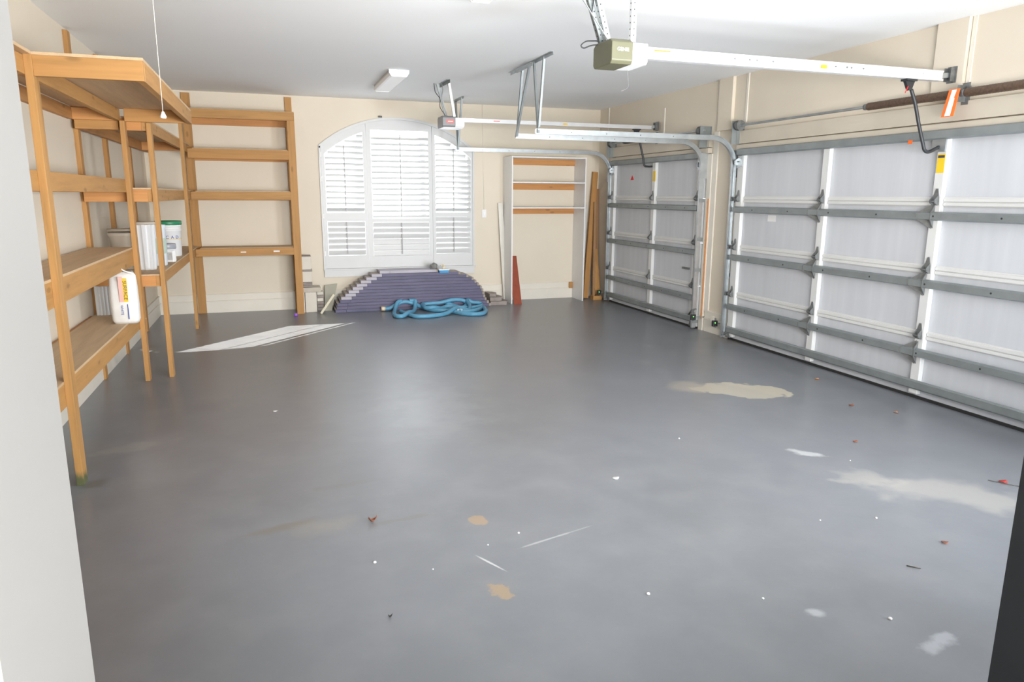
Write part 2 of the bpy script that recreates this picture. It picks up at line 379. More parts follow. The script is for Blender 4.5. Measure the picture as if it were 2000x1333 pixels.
# door casings on the pillar
struct('trim_13', box(XR - .028, D1b + .005, 0, XR, D1b + .07, 2.148).box(XR - .016, D1b + .07, .262, XR, D1b + .16, 2.148), TRIMW, .002)
struct('trim_14', box(XR - .03, D2a - .10, 0, XR, D2a - .012, 2.148).box(XR - .018, D2a - .19, .262, XR, D2a - .10, 2.40), TRIMW, .002)
struct('trim_15', box(XR - .034, 7.508, .15, XR - .029, 7.534, 1.62), plain('orange_light_leak', (.80, .33, .10), .6), label='wood strip coloured as orange sunlight leaking beside the single door')  # jamb strip whose orange colour stands in for leaking sunlight

# ---------------------------------------------------------------- window with plantation shutters
ROD = plain('grey_tilt_rod', (.40, .40, .41), .5, var=.02)
def polyband(x0, x1, off0, off1, y0, y1, n=14):
    mb = MB(); P = []
    for i in range(n + 1):
        x = x0 + (x1 - x0) * i / n
        P.append((x, arc(x, off0), arc(x, off1)))
    for (xa, za, zb), (xc, zc, zd) in zip(P, P[1:]):
        mb.add([(xa, y0, zb), (xc, y0, zd), (xc, y0, zc), (xa, y0, za), (xa, y1, zb), (xc, y1, zd), (xc, y1, zc), (xa, y1, za)],
               [(0, 1, 2, 3), (4, 7, 6, 5), (0, 4, 5, 1), (3, 2, 6, 7)])
    return mb
win = D.objects.new('window_1', None); C.objects.link(win); win.location = (AX, YB, wz0); win['kind'] = 'structure'
win['label'] = 'arched window behind white plantation shutters'
fr = polyband(wx0 - .01, wx1 + .01, -.02, .016, YB - .03, YB + .06, 22)
fr.box(wx0 - .015, YB - .03, wz0, wx0 + .012, YB + .06, arc(wx0) - .0).box(wx1 - .012, YB - .03, wz0, wx1 + .015, YB + .06, arc(wx1))
fr.build('window_frame', WHITE, win)
box(wx0 - .01, YB - .035, .455, wx1 + .01, YB + .0, .56).box(wx0 - .02, YB - .05, .555, wx1 + .03, YB + .06, .577).build('window_sill', WHITE, win, .002)
sash = polyband(wx0, wx1, .0, .05, YB + .13, YB + .17, 22).box(wx0, YB + .13, wz0, wx0 + .05, YB + .17, 2.3).box(wx1 - .05, YB + .13, wz0, wx1, YB + .17, 2.3)
sash.box(1.36, YB + .13, wz0, 1.40, YB + .17, 2.64).box(2.31, YB + .13, wz0, 2.35, YB + .17, 2.64).box(wx0, YB + .13, wz0, wx1, YB + .17, wz0 + .05)
sash.build('sash_frame', WHITE, win)
for a, b in ((wx0 + .05, 1.36), (1.40, 2.31), (2.35, wx1 - .05)):
    g = [(a, wz0 + .05), (b, wz0 + .05)] + [(b + (a - b) * k / 8, arc(b + (a - b) * k / 8, .05)) for k in range(9)]
    MB().prism(g, 1, YB + .148, YB + .152).build('pane', GLASS, win)
SY0, SY1 = YB - .012, YB + .018
def slat_mb(x0, x1, zc, ang, depth=.074, th=.009):
    yc = YB + .004; n = 8; pr = []
    for k in range(n):
        a = 2 * math.pi * k / n; p = (math.cos(a) * depth / 2, math.sin(a) * th / 2)
        pr.append((yc + p[0] * math.cos(ang) - p[1] * math.sin(ang), zc + p[0] * math.sin(ang) + p[1] * math.cos(ang)))
    return MB().prism(pr, 0, x0, x1)
def shutter(x0, x1, lx0, lx1, zmid0, zmid1, zlow, tops, angU, angL, nshut, label):
    flat = tops is not None
    p = MB().box(x0, SY0, wz0 + .004, lx0, SY1, arc(x0, .03) if not flat else arc(lx0, .03)).box(lx1, SY0, wz0 + .004, x1, SY1, arc(x1, .03) if not flat else arc(lx1, .03))
    p = MB()
    for a, b in ((x0, lx0), (lx1, x1)):
        p.add([(a, SY0, wz0 + .004), (b, SY0, wz0 + .004), (b, SY0, arc(b, .016)), (a, SY0, arc(a, .016)), (a, SY1, wz0 + .004), (b, SY1, wz0 + .004), (b, SY1, arc(b, .016)), (a, SY1, arc(a, .016))],
              [(0, 1, 2, 3), (4, 7, 6, 5), (0, 4, 5, 1), (3, 2, 6, 7), (0, 3, 7, 4), (1, 5, 6, 2)])
    p.box(lx0, SY0, wz0 + .004, lx1, SY1, zlow).box(lx0, SY0, zmid0, lx1, SY1, zmid1)
    top = (lambda x: tops) if flat else (lambda x: arc(x, .115))
    n = 12
    for i in range(n):
        a, b = lx0 + (lx1 - lx0) * i / n, lx0 + (lx1 - lx0) * (i + 1) / n
        p.add([(a, SY0, top(a)), (b, SY0, top(b)), (b, SY0, arc(b, .016)), (a, SY0, arc(a, .016)), (a, SY1, top(a)), (b, SY1, top(b)), (b, SY1, arc(b, .016)), (a, SY1, arc(a, .016))],
              [(0, 1, 2, 3), (4, 7, 6, 5), (0, 4, 5, 1), (3, 2, 6, 7)])
    o = p.build('shutter_panel', WHITE, win, label=label)
    pitch = .0795; first = None
    z = zmid1 + pitch / 2
    while True:
        xa, xb = lx0 + .003, lx1 - .003
        zt = z + .03
        if flat:
            if zt > tops: break
        else:
            while xa < lx1 and arc(xa, .115) < zt and xa < AX: xa += .01
            while xb > lx0 and arc(xb, .115) < zt and xb > AX: xb -= .01
            if xb - xa < .08: break
        full = xa == lx0 + .003 and xb == lx1 - .003
        if full and first: c_ = again(first, dz=z - first_z)
        else:
            s_ = slat_mb(xa, xb, z, angU).build('slat', WHITE, o)
            if full: first, first_z = s_, z
        z += pitch
    nl = int(round((zmid0 - zlow) / .0815)); pl = (zmid0 - zlow) / nl
    op = cl = None
    for k in range(nl):
        z = zmid0 - pl * (k + .5); shut = k >= nl - nshut
        if shut:
            if cl: again(cl, dz=z - clz)
            else: cl = slat_mb(lx0 + .003, lx1 - .003, z, R(86), .088).build('slat', WHITE, o); clz = z
        else:
            if op: again(op, dz=z - opz)
            else: op = slat_mb(lx0 + .003, lx1 - .003, z, angL, .080).build('slat', WHITE, o); opz = z
    xc = (lx0 + lx1) / 2
    zt = min(top(xc) - .06, top(lx0 if x0 > 2 else lx1) - .03)
    MB().beam((xc, SY0 - .026, zmid1 + .02), (xc, SY0 - .026, zt), .011, .009, (0, 1, 0)).build('tilt_rod', ROD, o)
    MB().beam((xc, SY0 - .026, zlow + .03), (xc, SY0 - .026, zmid0 - .01), .011, .009, (0, 1, 0)).build('tilt_rod', ROD, o)
shutter(.735, 1.368, .783, 1.325, 1.262, 1.385, .765, None, R(-47), R(-77), 0, 'left shutter panel with a sloping top')
shutter(1.372, 2.335, 1.437, 2.283, 1.246, 1.300, .745, 2.562, R(40), R(-77), 3, 'wide centre shutter panel, upper slats open')
shutter(2.339, 2.958, 2.384, 2.930, 1.322, 1.385, .765, None, R(-43), R(-77), 0, 'right shutter panel with a sloping top')
for z in (2.20, 1.86, 1.34, .80): box(.722, YB - .035, z - .035, .742, YB - .028, z + .035).build('hinge', PAPER, win)

# ---------------------------------------------------------------- sectional garage doors
JZ = [0.02, .54, 1.08, 1.62, 2.15]
def garage_door(name, label, y0, y1, stiles, wide):
    d = D.objects.new(name, None); C.objects.link(d); d.location = (5.05, (y0 + y1) / 2, 0); d['kind'] = 'structure'; d['label'] = label
    for a, b in zip(JZ, JZ[1:]):
        s = box(5.05, y0, a + .003, 5.09, y1, b - .003).build('door_section', SKIN, d, .002)
    for z in JZ[1:4]:
        # ribbed white rail along the top of each section joint
        segs = sorted(stiles)
        for ya, yb in zip(segs, segs[1:]):
            m = MB()
            for q in (-.038, -.006): m.box(5.032, ya + .045, z + q + .005, 5.05, yb - .045, z + q + .030)
            m.box(5.042, ya + .045, z - .04, 5.05, yb - .045, z + .035)
            m.build('joint_rail', STILE, d, .002)
    for i, y in enumerate(stiles):
        end = i in (0, len(stiles) - 1); w_ = .052 if end else .040
        MB().box(5.006, y - w_, .045, 5.05, y + w_, 2.115).build('stile', STILE, d, .003)
    # galvanised struts: shallow hat profile
    def strut(z, x=4.965, h=.05, mat=GALVD, name='strut'):
        pr = [(5.006, z - h * .7), (4.995, z - h * .7), (x + .004, z - h / 2), (x, z - h / 2), (x, z + h / 2), (x + .004, z + h / 2), (4.995, z + h * .7), (5.006, z + h * .7)]
        o = MB().prism(pr, 1, y0 + .01, y1 - .03).build(name, mat, d)
        return o
    for z in (1.505, .965, .395): strut(z)
    m = MB()
    for z in (1.505, .965, .395):
        for k in range(len(stiles) * 2 - 1):
            y = stiles[0] + (stiles[-1] - stiles[0]) * (k + .45) / (len(stiles) * 2 - 1); m.tube([(4.9645, y, z), (4.9635, y, z)], .008, 8)
    m.build('strut_holes', BLACK, d, kind='stuff')
    strut(.125, 4.985, .055)
    strut(2.132, 4.965, .055, GALVD, 'top_strut')
    for i, y in enumerate(stiles):
        end = i in (0, len(stiles) - 1)
        for z in JZ[1:4]:
            # hinge: leaf plate with a pointed top and a knuckle
            yy = y + (-.0 if not end else (.03 if i else -.03) * 0)
            m = MB().prism([(yy - .03, z - .03), (yy + .03, z - .03), (yy + .028, z + .03), (yy + .006, z + .10), (yy - .01, z + .10), (yy - .026, z + .03)], 0, 4.998, 5.006)
            m.prism([(4.998, z - .03), (4.965, z - .012), (4.962, z + .012), (4.998, z + .05)], 1, yy - .024, yy - .018).prism([(4.998, z - .03), (4.965, z - .012), (4.962, z + .012), (4.998, z + .05)], 1, yy + .018, yy + .024)
            m.tube([(4.972, yy - .03, z), (4.972, yy + .03, z)], .008, 8)
            m.build('hinge', DKMET, d)
        if wide and not end:
            for z in (1.505, .965, .395):
                MB().prism([(4.962, z - .03), (4.962, z + .03), (5.0, z + .095), (5.0, z - .095)], 1, y - .004, y + .004).add([(4.962, y + .14, z - .02), (4.962, y + .14, z + .02), (5.004, y + .015, z + .10), (5.004, y + .015, z - .10), (4.966, y + .14, z - .02), (4.966, y + .14, z + .02), (5.007, y + .015, z + .10), (5.007, y + .015, z - .10)], [(0, 1, 2, 3), (7, 6, 5, 4), (0, 4, 5, 1), (1, 5, 6, 2), (2, 6, 7, 3), (3, 7, 4, 0)]).build('strut_bracket', DKMET, d)
    for s, y in ((-1, y0), (1, y1)):
        for z in JZ[1:4] + [2.03, .06]:
            m = MB().tube([(4.99, y + s * -.05, z), (4.99, y + s * .03, z)], .006, 8).tube([(4.99, y + s * .012, z), (4.99, y + s * .030, z)], .023, 14)
            m.build('roller', DKMET, d)
        MB().prism([(y - s * .09, .03), (y - s * .01, .03), (y - s * .01, .14), (y - s * .05, .14)], 0, 4.996, 5.006).build('bottom_bracket', DKMET, d)
        MB().prism([(y - s * .10, 1.98), (y - s * .01, 1.96), (y - s * .01, 2.06), (y - s * .10, 2.10)], 0, 4.996, 5.006).prism([(4.996, 1.99), (4.95, 2.0), (4.95, 2.04), (4.996, 2.07)], 1, y - s * .03, y - s * .024).build('top_bracket', GALV, d)
    box(5.04, y0, 0, 5.10, y1, .024).build('bottom_seal', RUBBER, d)
    return d
d1 = garage_door('door_1', 'wide white double garage door, second from the window', D1a + .02, D1b - .03, [1.80, 3.09, 4.335, 5.575, 6.875], True)
d2 = garage_door('door_2', 'narrow white single garage door nearest the window', D2a + .03, D2b - .02, [7.69, 8.785, 10.02], False)
# marks on the doors
box(5.0045, 4.30, 1.84, 5.006, 4.368, 1.985).build('warning_label', YEL, d1)
box(5.0030, 4.305, 1.955, 5.0045, 4.363, 1.975).build('label_print', INK, d1)
box(5.0490, 6.27, 1.39, 5.05, 6.40, 1.455).build('sticker', PAPER, d1)
box(4.962, 4.585, 2.075, 4.965, 4.625, 2.105).build('orange_sticker', ORANGE, d1)
box(4.99, 4.30, 2.0, 5.004, 4.42, 2.105).build('operator_bracket', GALV, d1)
box(5.0045, 8.735, 1.845, 5.006, 8.80, 1.985).build('warning_label', YEL, d2)
MB().prism([(9.43, 1.875), (9.53, 1.875), (9.48, 1.945)], 0, 5.048, 5.05).build('red_triangle_mark', RED, d2)
MB().box(4.955, 7.585, .20, 4.985, 7.60, .26).tube([(4.97, 7.53, .27), (4.97, 7.62, .24), (4.97, 7.68, .18)], .012, 8).build('bottom_fixture', DKMET, d2)
box(5.025, 7.84, .73, 5.05, 7.99, .755).build('lock_bar', DKMET, d2)

# ---------------------------------------------------------------- door tracks
PROF = [(-.006, -.027), (-.006, .027), (.022, .027), (.022, .024), (-.003, .024), (-.003, -.024), (.022, -.024), (.022, -.027)]
def track(label, y, s, xend, hangers):
    t = thing('garage_door_track', label, 'track', (5.0, y, 0))
    side = (0, s, 0); RR = .30; zt = 2.285; xv = 4.99
    pts = [(xv, y, .02), (xv, y, 1.0), (xv, y, zt - RR)] + [(xv - RR + RR * math.cos(a), y, zt - RR + RR * math.sin(a)) for a in [R(k * 9) for k in range(1, 10)]] + [(xv - RR, y, zt), (3.6, y, zt), (xend, y, zt)]
    pts = [p for i, p in enumerate(pts) if i == 0 or (Vector(p) - Vector(pts[i - 1])).length > 1e-4]
    MB().sweep(pts[:3] + [], PROF, side).build('vertical_track', GALV, t)
    MB().sweep(pts[2:], PROF, side).build('horizontal_track', GALV, t)
    yb = y - s * .012
    for z in (.1, .75, 1.13, 1.6): MB().box(xv - .02, yb - .002, z - .02, XR, yb + .002, z + .02).box(XR - .004, min(yb, yb - s * .05), z - .02, XR, max(yb, yb - s * .05), z + .02).build('jamb_bracket', GALVD, t)
    MB().box(xv - .03, yb - .002, 1.86, xv + .08, yb + .002, 2.16).build('flag_bracket', GALV, t)
    if xend < 4:
        for k in (0,):
            for a, b in hangers['straps']: MB().angle(a, b, .030, (1, 0, 0)).build('hanger_strap', GALVD, t)
        a, b = hangers['ceiling']; MB().angle(a, b, .028, (0, 0, -1)).build('ceiling_angle', GALV, t)
        m = MB()
        for x in (xend + .03, xend + .4, xend + .8, xend + 1.2, xend + 1.6): m.tube([(x, y - s * .006, zt), (x, y + s * .004, zt)], .006, 8)
        m.build('bolt_heads', DKMET, t, kind='stuff')
    return t
track('galvanised track of the double door on its window side, with hanger straps', 6.985, -1, 2.60,
      dict(straps=[((2.60, 7.079, 2.965), (2.62, 6.985, 2.27)), ((2.60, 6.80, 2.97), (2.62, 6.975, 2.33))], ceiling=((2.62, 6.57, H - .002), (2.62, 7.84, H - .002))))
track('galvanised track of the single door on its near side, beside the pillar', 7.60, 1, 2.60,
      dict(straps=[((2.60, 7.43, 2.955), (2.60, 7.59, 2.28)), ((2.585, 7.17, 2.955), (2.585, 7.575, 2.275))], ceiling=((2.58, 7.02, H - .030), (2.58, 7.52, H - .030))))
track('galvanised track of the single door in the far corner', 10.11, -1, 2.56,
      dict(straps=[((2.60, 9.95, 2.97), (2.58, 10.10, 2.28)), ((2.60, 10.30, 2.97), (2.58, 10.11, 2.28))], ceiling=((2.62, 9.85, H - .002), (2.62, 10.40, H - .002))))

for z in (1.58, 1.12, .82, .61, .36):
    tag(MB().box(XR - .012, 7.50, z - .016, XR - .008 + .004, 7.555, z + .016).box(XR - .03, 7.548, z - .013, XR - .008, 7.553, z + .013).build('jamb_clip', DKMET, None), 'small grey clip on the jamb of the single door, %s' % {1.58: 'highest of five', 1.12: 'second from the top', .82: 'middle of five', .61: 'second from the floor', .36: 'lowest of five'}[z], 'clip', 'clips on the single door jamb')
# ---------------------------------------------------------------- torsion bars and springs
def torsion(label, ya, yb, springs, centre, smat):
    t = thing('torsion_bar', label, 'spring bar', (4.98, (ya + yb) / 2, 2.42)); X, Z = 4.98, 2.42
    MB().tube([(X, ya, Z), (X, yb, Z)], .0125, 12).build('shaft', GALV, t)
    for y, s in ((ya + .02, 1), (yb - .02, -1)):
        yy = y + s * .06
        MB().tube([(X, yy - .028, Z), (X, yy - .02, Z), (X, yy + .02, Z), (X, yy + .028, Z)], [.055, .042, .042, .055], 22).build('cable_drum', DKMET, t)
        MB().box(X - .05, y - .003, Z - .20, XR, y + .003, Z + .05).box(XR - .006, y - .02, Z - .30, XR - .001, y + .05, Z + .05).build('bearing_plate', GALVD, t)
        MB().tube([(X - .03, yy, Z - .04), (5.0, yy, .2)], .0018, 6).build('lift_cable', DKMET, t)
    for a, b, r in springs:
        n = int((b - a) / .0075); pts = []
        m = MB().tube([(X, a, Z), (X, b, Z)], r * .9, 20)
        k = int((b - a) / .022)
        rings = []
        for i in range(k * 2 + 1): rings.append(((X, a + (b - a) * i / (k * 2), Z), r if i % 2 else r * .93))
        MB().tube([p for p, _ in rings], [q for _, q in rings], 18).build('spring', smat, t)
        MB().tube([(X, a - .035, Z), (X, a, Z)], r * .82, 16).build('winding_cone', DKMET, t); MB().tube([(X, b, Z), (X, b + .035, Z)], r * .82, 16).build('winding_cone', DKMET, t)
    if centre: MB().box(X - .03, centre - .003, Z - .06, XR, centre + .003, Z + .06).box(XR - .046, centre - .03, Z - .08, XR - .04, centre + .03, Z + .08).build('centre_bracket', DKMET, t)
    return t
torsion('long steel torsion bar with brown coiled springs above the double door', D1a, 6.99, [(4.27, 5.10, .033), (2.3, 4.17, .033)], 4.22, SPRING)
torsion('short torsion bar with a dark spring above the single door', 7.58, 10.12, [(8.86, 9.62, .030)], 8.80, BLACK)
tg = thing('hanging_tag', 'orange warning tag hanging from the brown torsion spring', 'tag', (4.93, 4.23, 2.25))
MB().add([(4.935, 4.185, 2.45), (4.935, 4.275, 2.45), (4.90, 4.29, 2.25), (4.905, 4.19, 2.25), (4.932, 4.185, 2.45), (4.932, 4.275, 2.45), (4.897, 4.29, 2.25), (4.902, 4.19, 2.25)],
         [(0, 1, 2, 3), (4, 7, 6, 5), (0, 4, 5, 1), (1, 5, 6, 2), (2, 6, 7, 3), (3, 7, 4, 0)]).build('tag_card', ORANGE, tg)
MB().add([(4.931, 4.21, 2.445), (4.931, 4.25, 2.445), (4.8965, 4.262, 2.255), (4.8995, 4.215, 2.255)], [(0, 1, 2, 3)]).build('tag_print', PAPER, tg)

# ---------------------------------------------------------------- garage door openers
HOUS = []
def opener(label, y, mx0, mx1, lx1, z0, z1, yn, yf, rz0, rz1, rend, mat, badge, loc):
    t = thing('garage_door_opener', label, 'garage door opener', loc)
    # housing with chamfered ends
    c = .02
    MB().prism([(yn, z0 + c), (yn + c, z0), (yf - c, z0), (yf, z0 + c), (yf, z1 - c), (yf - c * 1.5, z1), (yn + c * 1.5, z1), (yn, z1 - c)], 0, mx0, mx1).build('motor_housing', mat, t, .006); HOUS.append(t.children[0] if t.children else [c for c in D.objects if c.parent == t][0])
    MB().prism([(yn + .004, z0 + c), (yn + c, z0 + .004), (yf - c, z0 + .004), (yf - .004, z0 + c), (yf - .004, z1 - .02), (yn + .004, z1 - .02)], 0, mx1, lx1).build('lamp_lens', LENS, t, .006)
    zc = (rz0 + rz1) / 2; h = rz1 - rz0
    pr = [(y - .022, rz0), (y - .022, rz1), (y + .022, rz1), (y + .022, rz1 - .006), (y - .012, rz1 - .006), (y - .012, rz0 + .006), (y + .022, rz0 + .006), (y + .022, rz0)]
    MB().prism(pr, 0, lx1, rend).box(lx1, y - .032, rz0, rend, y - .022, rz0 + .012).box(lx1, y - .030, rz1 - .012, rend, y - .022, rz1).build('rail', RAILW, t)
    return t
o1 = opener('olive grey opener motor with white lens, nearest, driving the double door', 4.36, 2.075, 2.222, 2.33, 2.462, 2.612, 4.225, 4.50, 2.522, 2.595, 4.92, OLIVE, None, (2.2, 4.36, 2.46))
o2 = opener('dark grey opener motor with red badge near the window, driving the single door', 8.83, 2.045, 2.205, 2.32, 2.455, 2.588, 8.70, 8.98, 2.530, 2.578, 4.95, GREYM, None, (2.2, 8.83, 2.45))
# front badges
text('badge_lettering', 'GENIE', .030, PAPER, HOUS[0], basis((2.1525, 4.2240, 2.5465), (1, 0, 0), (0, 0, 1)))
MB().box(2.095, 8.6985, 2.505, 2.185, 8.70, 2.542).build('badge_plate', plain('red_badge', (.80, .12, .10), .4), HOUS[1])
MB().box(2.11, 8.6975, 2.519, 2.172, 8.6985, 2.528).build('badge_print', PAPER, HOUS[1])
MB().box(2.055, 8.705, 2.450, 2.31, 8.975, 2.4545).build('light_panel', LENS, o2)
# hanger straps, perforated
def strap(t, a, b, mat, w_=.032, holes=True):
    MB().angle(a, b, w_, (0, 1, 0)).build('hanger_strap', mat, t)
    if holes:
        a, b = Vector(a), Vector(b); n = int((b - a).length / .035); m = MB(); d = (b - a).normalized(); r = d.cross(Vector((0, 1, 0))).normalized()
        for i in range(1, n):
            p = a + (b - a) * i / n; q = p + r * w_ / 2
            m.tube([q - Vector((0, .0032, 0)), q + Vector((0, .0022, 0))], .0045, 6)
            q = p + Vector((0, w_ / 2, 0)); m.tube([q - r * .003, q + r * .003], .0045, 6)
        m.build('strap_holes', BLACK, t, kind='stuff')
strap(o1, (2.215, 4.245, 2.98), (2.215, 4.245, 2.60), RAILW)
strap(o1, (2.02, 4.42, 2.98), (2.14, 4.42, 2.60), GALV)
strap(o1, (1.98, 4.47, 2.98), (2.12, 4.47, 2.60), GALVD)
MB().beam((1.85, 4.40, 2.98), (2.10, 4.34, 2.62), .018, .003).build('brace', GALV, o1)
def smooth(P, k=6):
    P = [Vector(p) for p in P]; out = []
    for i in range(len(P) - 1):
        p0, p1, p2, p3 = P[max(i - 1, 0)], P[i], P[i + 1], P[min(i + 2, len(P) - 1)]
        for j in range(k):
            t = j / k; out.append(.5 * ((2 * p1) + (-p0 + p2) * t + (2 * p0 - 5 * p1 + 4 * p2 - p3) * t * t + (-p0 + 3 * p1 - 3 * p2 + p3) * t ** 3))
    return out + [P[-1]]
MB().tube(smooth([(2.05, 4.45, 2.98), (2.045, 4.45, 2.88), (2.035, 4.45, 2.785), (2.065, 4.45, 2.715), (2.088, 4.45, 2.64), (2.06, 4.45, 2.632), (2.0, 4.45, 2.625), (1.965, 4.45, 2.598), (1.985, 4.45, 2.583), (2.03, 4.45, 2.60), (2.09, 4.44, 2.612)]), .0042, 8).build('power_cord', BLACK, o1)
MB().tube(smooth([(2.30, 4.44, 2.47), (2.303, 4.44, 2.42), (2.308, 4.44, 2.36), (2.27, 4.44, 2.335), (2.255, 4.44, 2.333)]), .0010, 6).build('antenna_wire', DKMET, o1)
# header bracket, trolley, arm
def trolley(t, x, y, z, pts, hb):
    MB().box(x - .05, y - .03, z - .018, x + .05, y + .03, z + .008).prism([(x - .045, z - .018), (x + .045, z - .018), (x + .025, z - .075), (x - .005, z - .085)], 1, y - .012, y + .012).build('trolley', BLACK, t)
    MB().tube(smooth(pts), .0135, 10).build('door_arm', BLACK, t)
    MB().beam(hb[0], hb[1], .03, .035).build('rail_end', GALV, t)
    a = hb[1]; MB().box(a[0] - .05, y - .03, a[2] - .05, a[0] - .0, y - .026, a[2] + .05).box(a[0] - .05, y + .026, a[2] - .05, a[0], y + .03, a[2] + .05).box(a[0] - .006, y - .04, a[2] - .06, a[0], y + .04, a[2] + .06).build('header_bracket', DKMET, t)
trolley(o1, 4.62, 4.36, 2.525, [(4.65, 4.36, 2.45), (4.705, 4.36, 2.35), (4.765, 4.36, 2.20), (4.83, 4.36, 2.055), (4.855, 4.36, 2.01), (4.90, 4.36, 2.0), (4.995, 4.36, 2.04)], ((4.90, 4.36, 2.56), (5.04, 4.36, 2.575)))
trolley(o2, 4.74, 8.83, 2.535, [(4.775, 8.83, 2.45), (4.80, 8.83, 2.35), (4.85, 8.83, 2.18), (4.88, 8.83, 2.06), (4.93, 8.83, 2.045), (5.0, 8.83, 2.045)], ((4.93, 8.83, 2.56), (5.055, 8.83, 2.575)))
MB().tube([(4.60, 4.345, 2.47), (4.57, 4.335, 2.42)], .004, 8).build('release_handle', RED, o1)
box(3.77, 4.327, 2.545, 3.82, 4.328, 2.57).build('yellow_sticker', YEL, o1)
box(2.43, 4.327, 2.572, 2.55, 4.328, 2.580).build('orange_sticker', ORANGE, o1)
box(4.72, 4.327, 2.555, 4.82, 4.328, 2.575).build('white_sticker', PAPER, o1)
box(3.66, 8.797, 2.545, 3.72, 8.798, 2.562).build('yellow_sticker', YEL, o2)
box(2.72, 8.797, 2.552, 2.80, 8.798, 2.560).build('red_sticker', RED, o2)
m = MB()
for x in (3.05, 3.17, 3.23, 3.36, 3.90, 4.0, 4.04, 4.15): m.tube([(x, 4.330, 2.565), (x, 4.326, 2.565)], .006, 8)
m.build('rail_bolts', DKMET, o1, kind='stuff')
strap(o2, (2.12, 8.72, 2.98), (2.185, 8.72, 2.58), RAILW, .028, False)
strap(o2, (2.02, 8.90, 2.98), (2.13, 8.90, 2.58), GALVD, .028, False)
MB().angle((2.10, 8.52, H - .002), (2.08, 8.98, H - .002), .036, (0, 0, -1)).build('ceiling_angle', GALVD, o2)
MB().tube(smooth([(1.99, 8.9, 2.98), (2.0, 8.88, 2.88), (2.05, 8.86, 2.80), (2.05, 8.85, 2.70), (2.10, 8.84, 2.62), (2.12, 8.84, 2.585)]), .0045, 8).build('power_cord', BLACK, o2)
MB().tube(smooth([(2.06, 8.8, 2.98), (2.075, 8.8, 2.9), (2.06, 8.8, 2.8), (2.09, 8.8, 2.68), (2.13, 8.8, 2.585)]), .0045, 8).build('sensor_wire', DKMET, o2)

# ---------------------------------------------------------------- ceiling lights and pull cord
def fixture(label, x0, y0, x1, y1):
    t = thing('ceiling_light', label, 'ceiling light', ((x0 + x1) / 2, (y0 + y1) / 2, H - .075))
    z0 = H - .072
    MB().box(x0 + .01, y0, H - .03, x1 - .01, y1, H - .001).build('housing', plain('ivory_housing', (.80, .79, .76), .5, var=.02), t, .003)
    MB().prism([(x0, H - .03), (x0 + .012, z0 + .01), (x0 + .03, z0), (x1 - .03, z0), (x1 - .012, z0 + .01), (x1, H - .03)], 1, y0 + .005, y1 - .005).build('diffuser', plain('white_diffuser', (.88, .88, .88), .35, var=.01), t, .003)
    for y in (y0, y1 - .012): MB().prism([(x0 - .003, H - .002), (x0 - .003, H - .035), (x0 + .026, z0 - .003), (x1 - .026, z0 - .003), (x1 + .003, H - .035), (x1 + .003, H - .002)], 1, y - .003, y + .012).build('end_cap', LENS, t)
fixture('white fluorescent ceiling light in front of the window', 1.315, 8.08, 1.53, 9.32)
fixture('white fluorescent ceiling light cut off by the top of the frame', 1.325, 3.66, 1.50, 4.885)
t = thing('pull_cord', 'thin ceiling pull cord with a white knob, left of the window', 'cord', (-.387, 3.3, 1.95))
MB().tube([(-.387, 3.3, 1.97), (-.387, 3.3, H)], .0014, 6).build('cord', plain('cream_string', (.75, .70, .62), .7), t)
MB().lathe((-.387, 3.3, 1.948), [(0, 0), (.011, .001), (.012, .008), (.007, .02), (.005, .026), (0, .028)], 14).build('knob', PAPER, t)
t = thing('ceiling_canopy', 'small round ceiling plate where the pull cord hangs', 'ceiling plate', (-.387, 3.3, H - .01)) if False else None
# thermostat wire and switch on the window wall
t = thing('wall_switch', 'small white switch plate right of the window', 'switch', (3.145, YB, 1.30))
box(3.11, YB - .012, 1.305, 3.18, YB, 1.43).build('switch_plate', PAPER, t, .003)
box(3.135, YB - .018, 1.345, 3.155, YB - .012, 1.39).build('rocker', LENS, t)
MB().tube([(3.145, YB - .004, 1.43), (3.12, YB - .004, H)], .0035, 6).build('wire', TRIMW, t)
t = thing('hook', 'small dark hook above the arched window', 'hook', (1.585, YB, 2.72))
MB().tube([(1.56, YB - .03, 2.745), (1.61, YB - .03, 2.745)], .012, 8).tube([(1.585, YB - .03, 2.745), (1.585, YB, 2.745)], .008, 8).build('peg', DKMET, t)

# ---------------------------------------------------------------- wooden shelving
def board(name, x0, y0, z0, x1, y1, z1, parent, mats=None, mat=None):
    dx, dy, dz = x1 - x0, y1 - y0, z1 - z0; ax = 0 if dx >= dy and dx >= dz else (1 if dy >= dz else 2)
    return MB().box(x0, y0, z0, x1, y1, z1).build(name, mat or (mats or W)[ax], parent, .002)
# unit A: long deep unit along the left wall, nearest the camera
A = thing('shelving_unit', 'tall pine shelving unit along the left wall, nearest, with the overhanging top', 'shelves', (-1.32, 4.43, 0))
board('post', -1.14, 4.395, 0, -1.102, 4.484, 2.345, A, mat=POSTW)
board('post', -1.14, 6.84, 0, -1.102, 6.929, 2.24, A)
board('post', -1.14, 2.2, 0, -1.102, 2.289, 2.345, A)
AX0, AF = XL + .03, -1.14
LV = [(.475, .605, True), (1.035, 1.178, True), (1.655, 1.763, False), (2.24, 2.335, False)]
for z0, z1, deck in LV:
    board('front_rail', AF - .038, 2.2, z0, AF, 6.90, z1, A)
    board('wall_cleat', XL, 2.2, z0, XL + .036, 6.86, z1, A, mats=WD)
    for y in (2.25, 4.42, 6.86):
        board('cross_rail', XL + .036, y, z0, AF - .038, y + .038, z1 - .001, A, mats=WD)
    if deck: board('shelf_deck', XL + .04, 2.2, z1 - .002, AF + .0, 6.90, z1 + .014, A, mat=PLY)
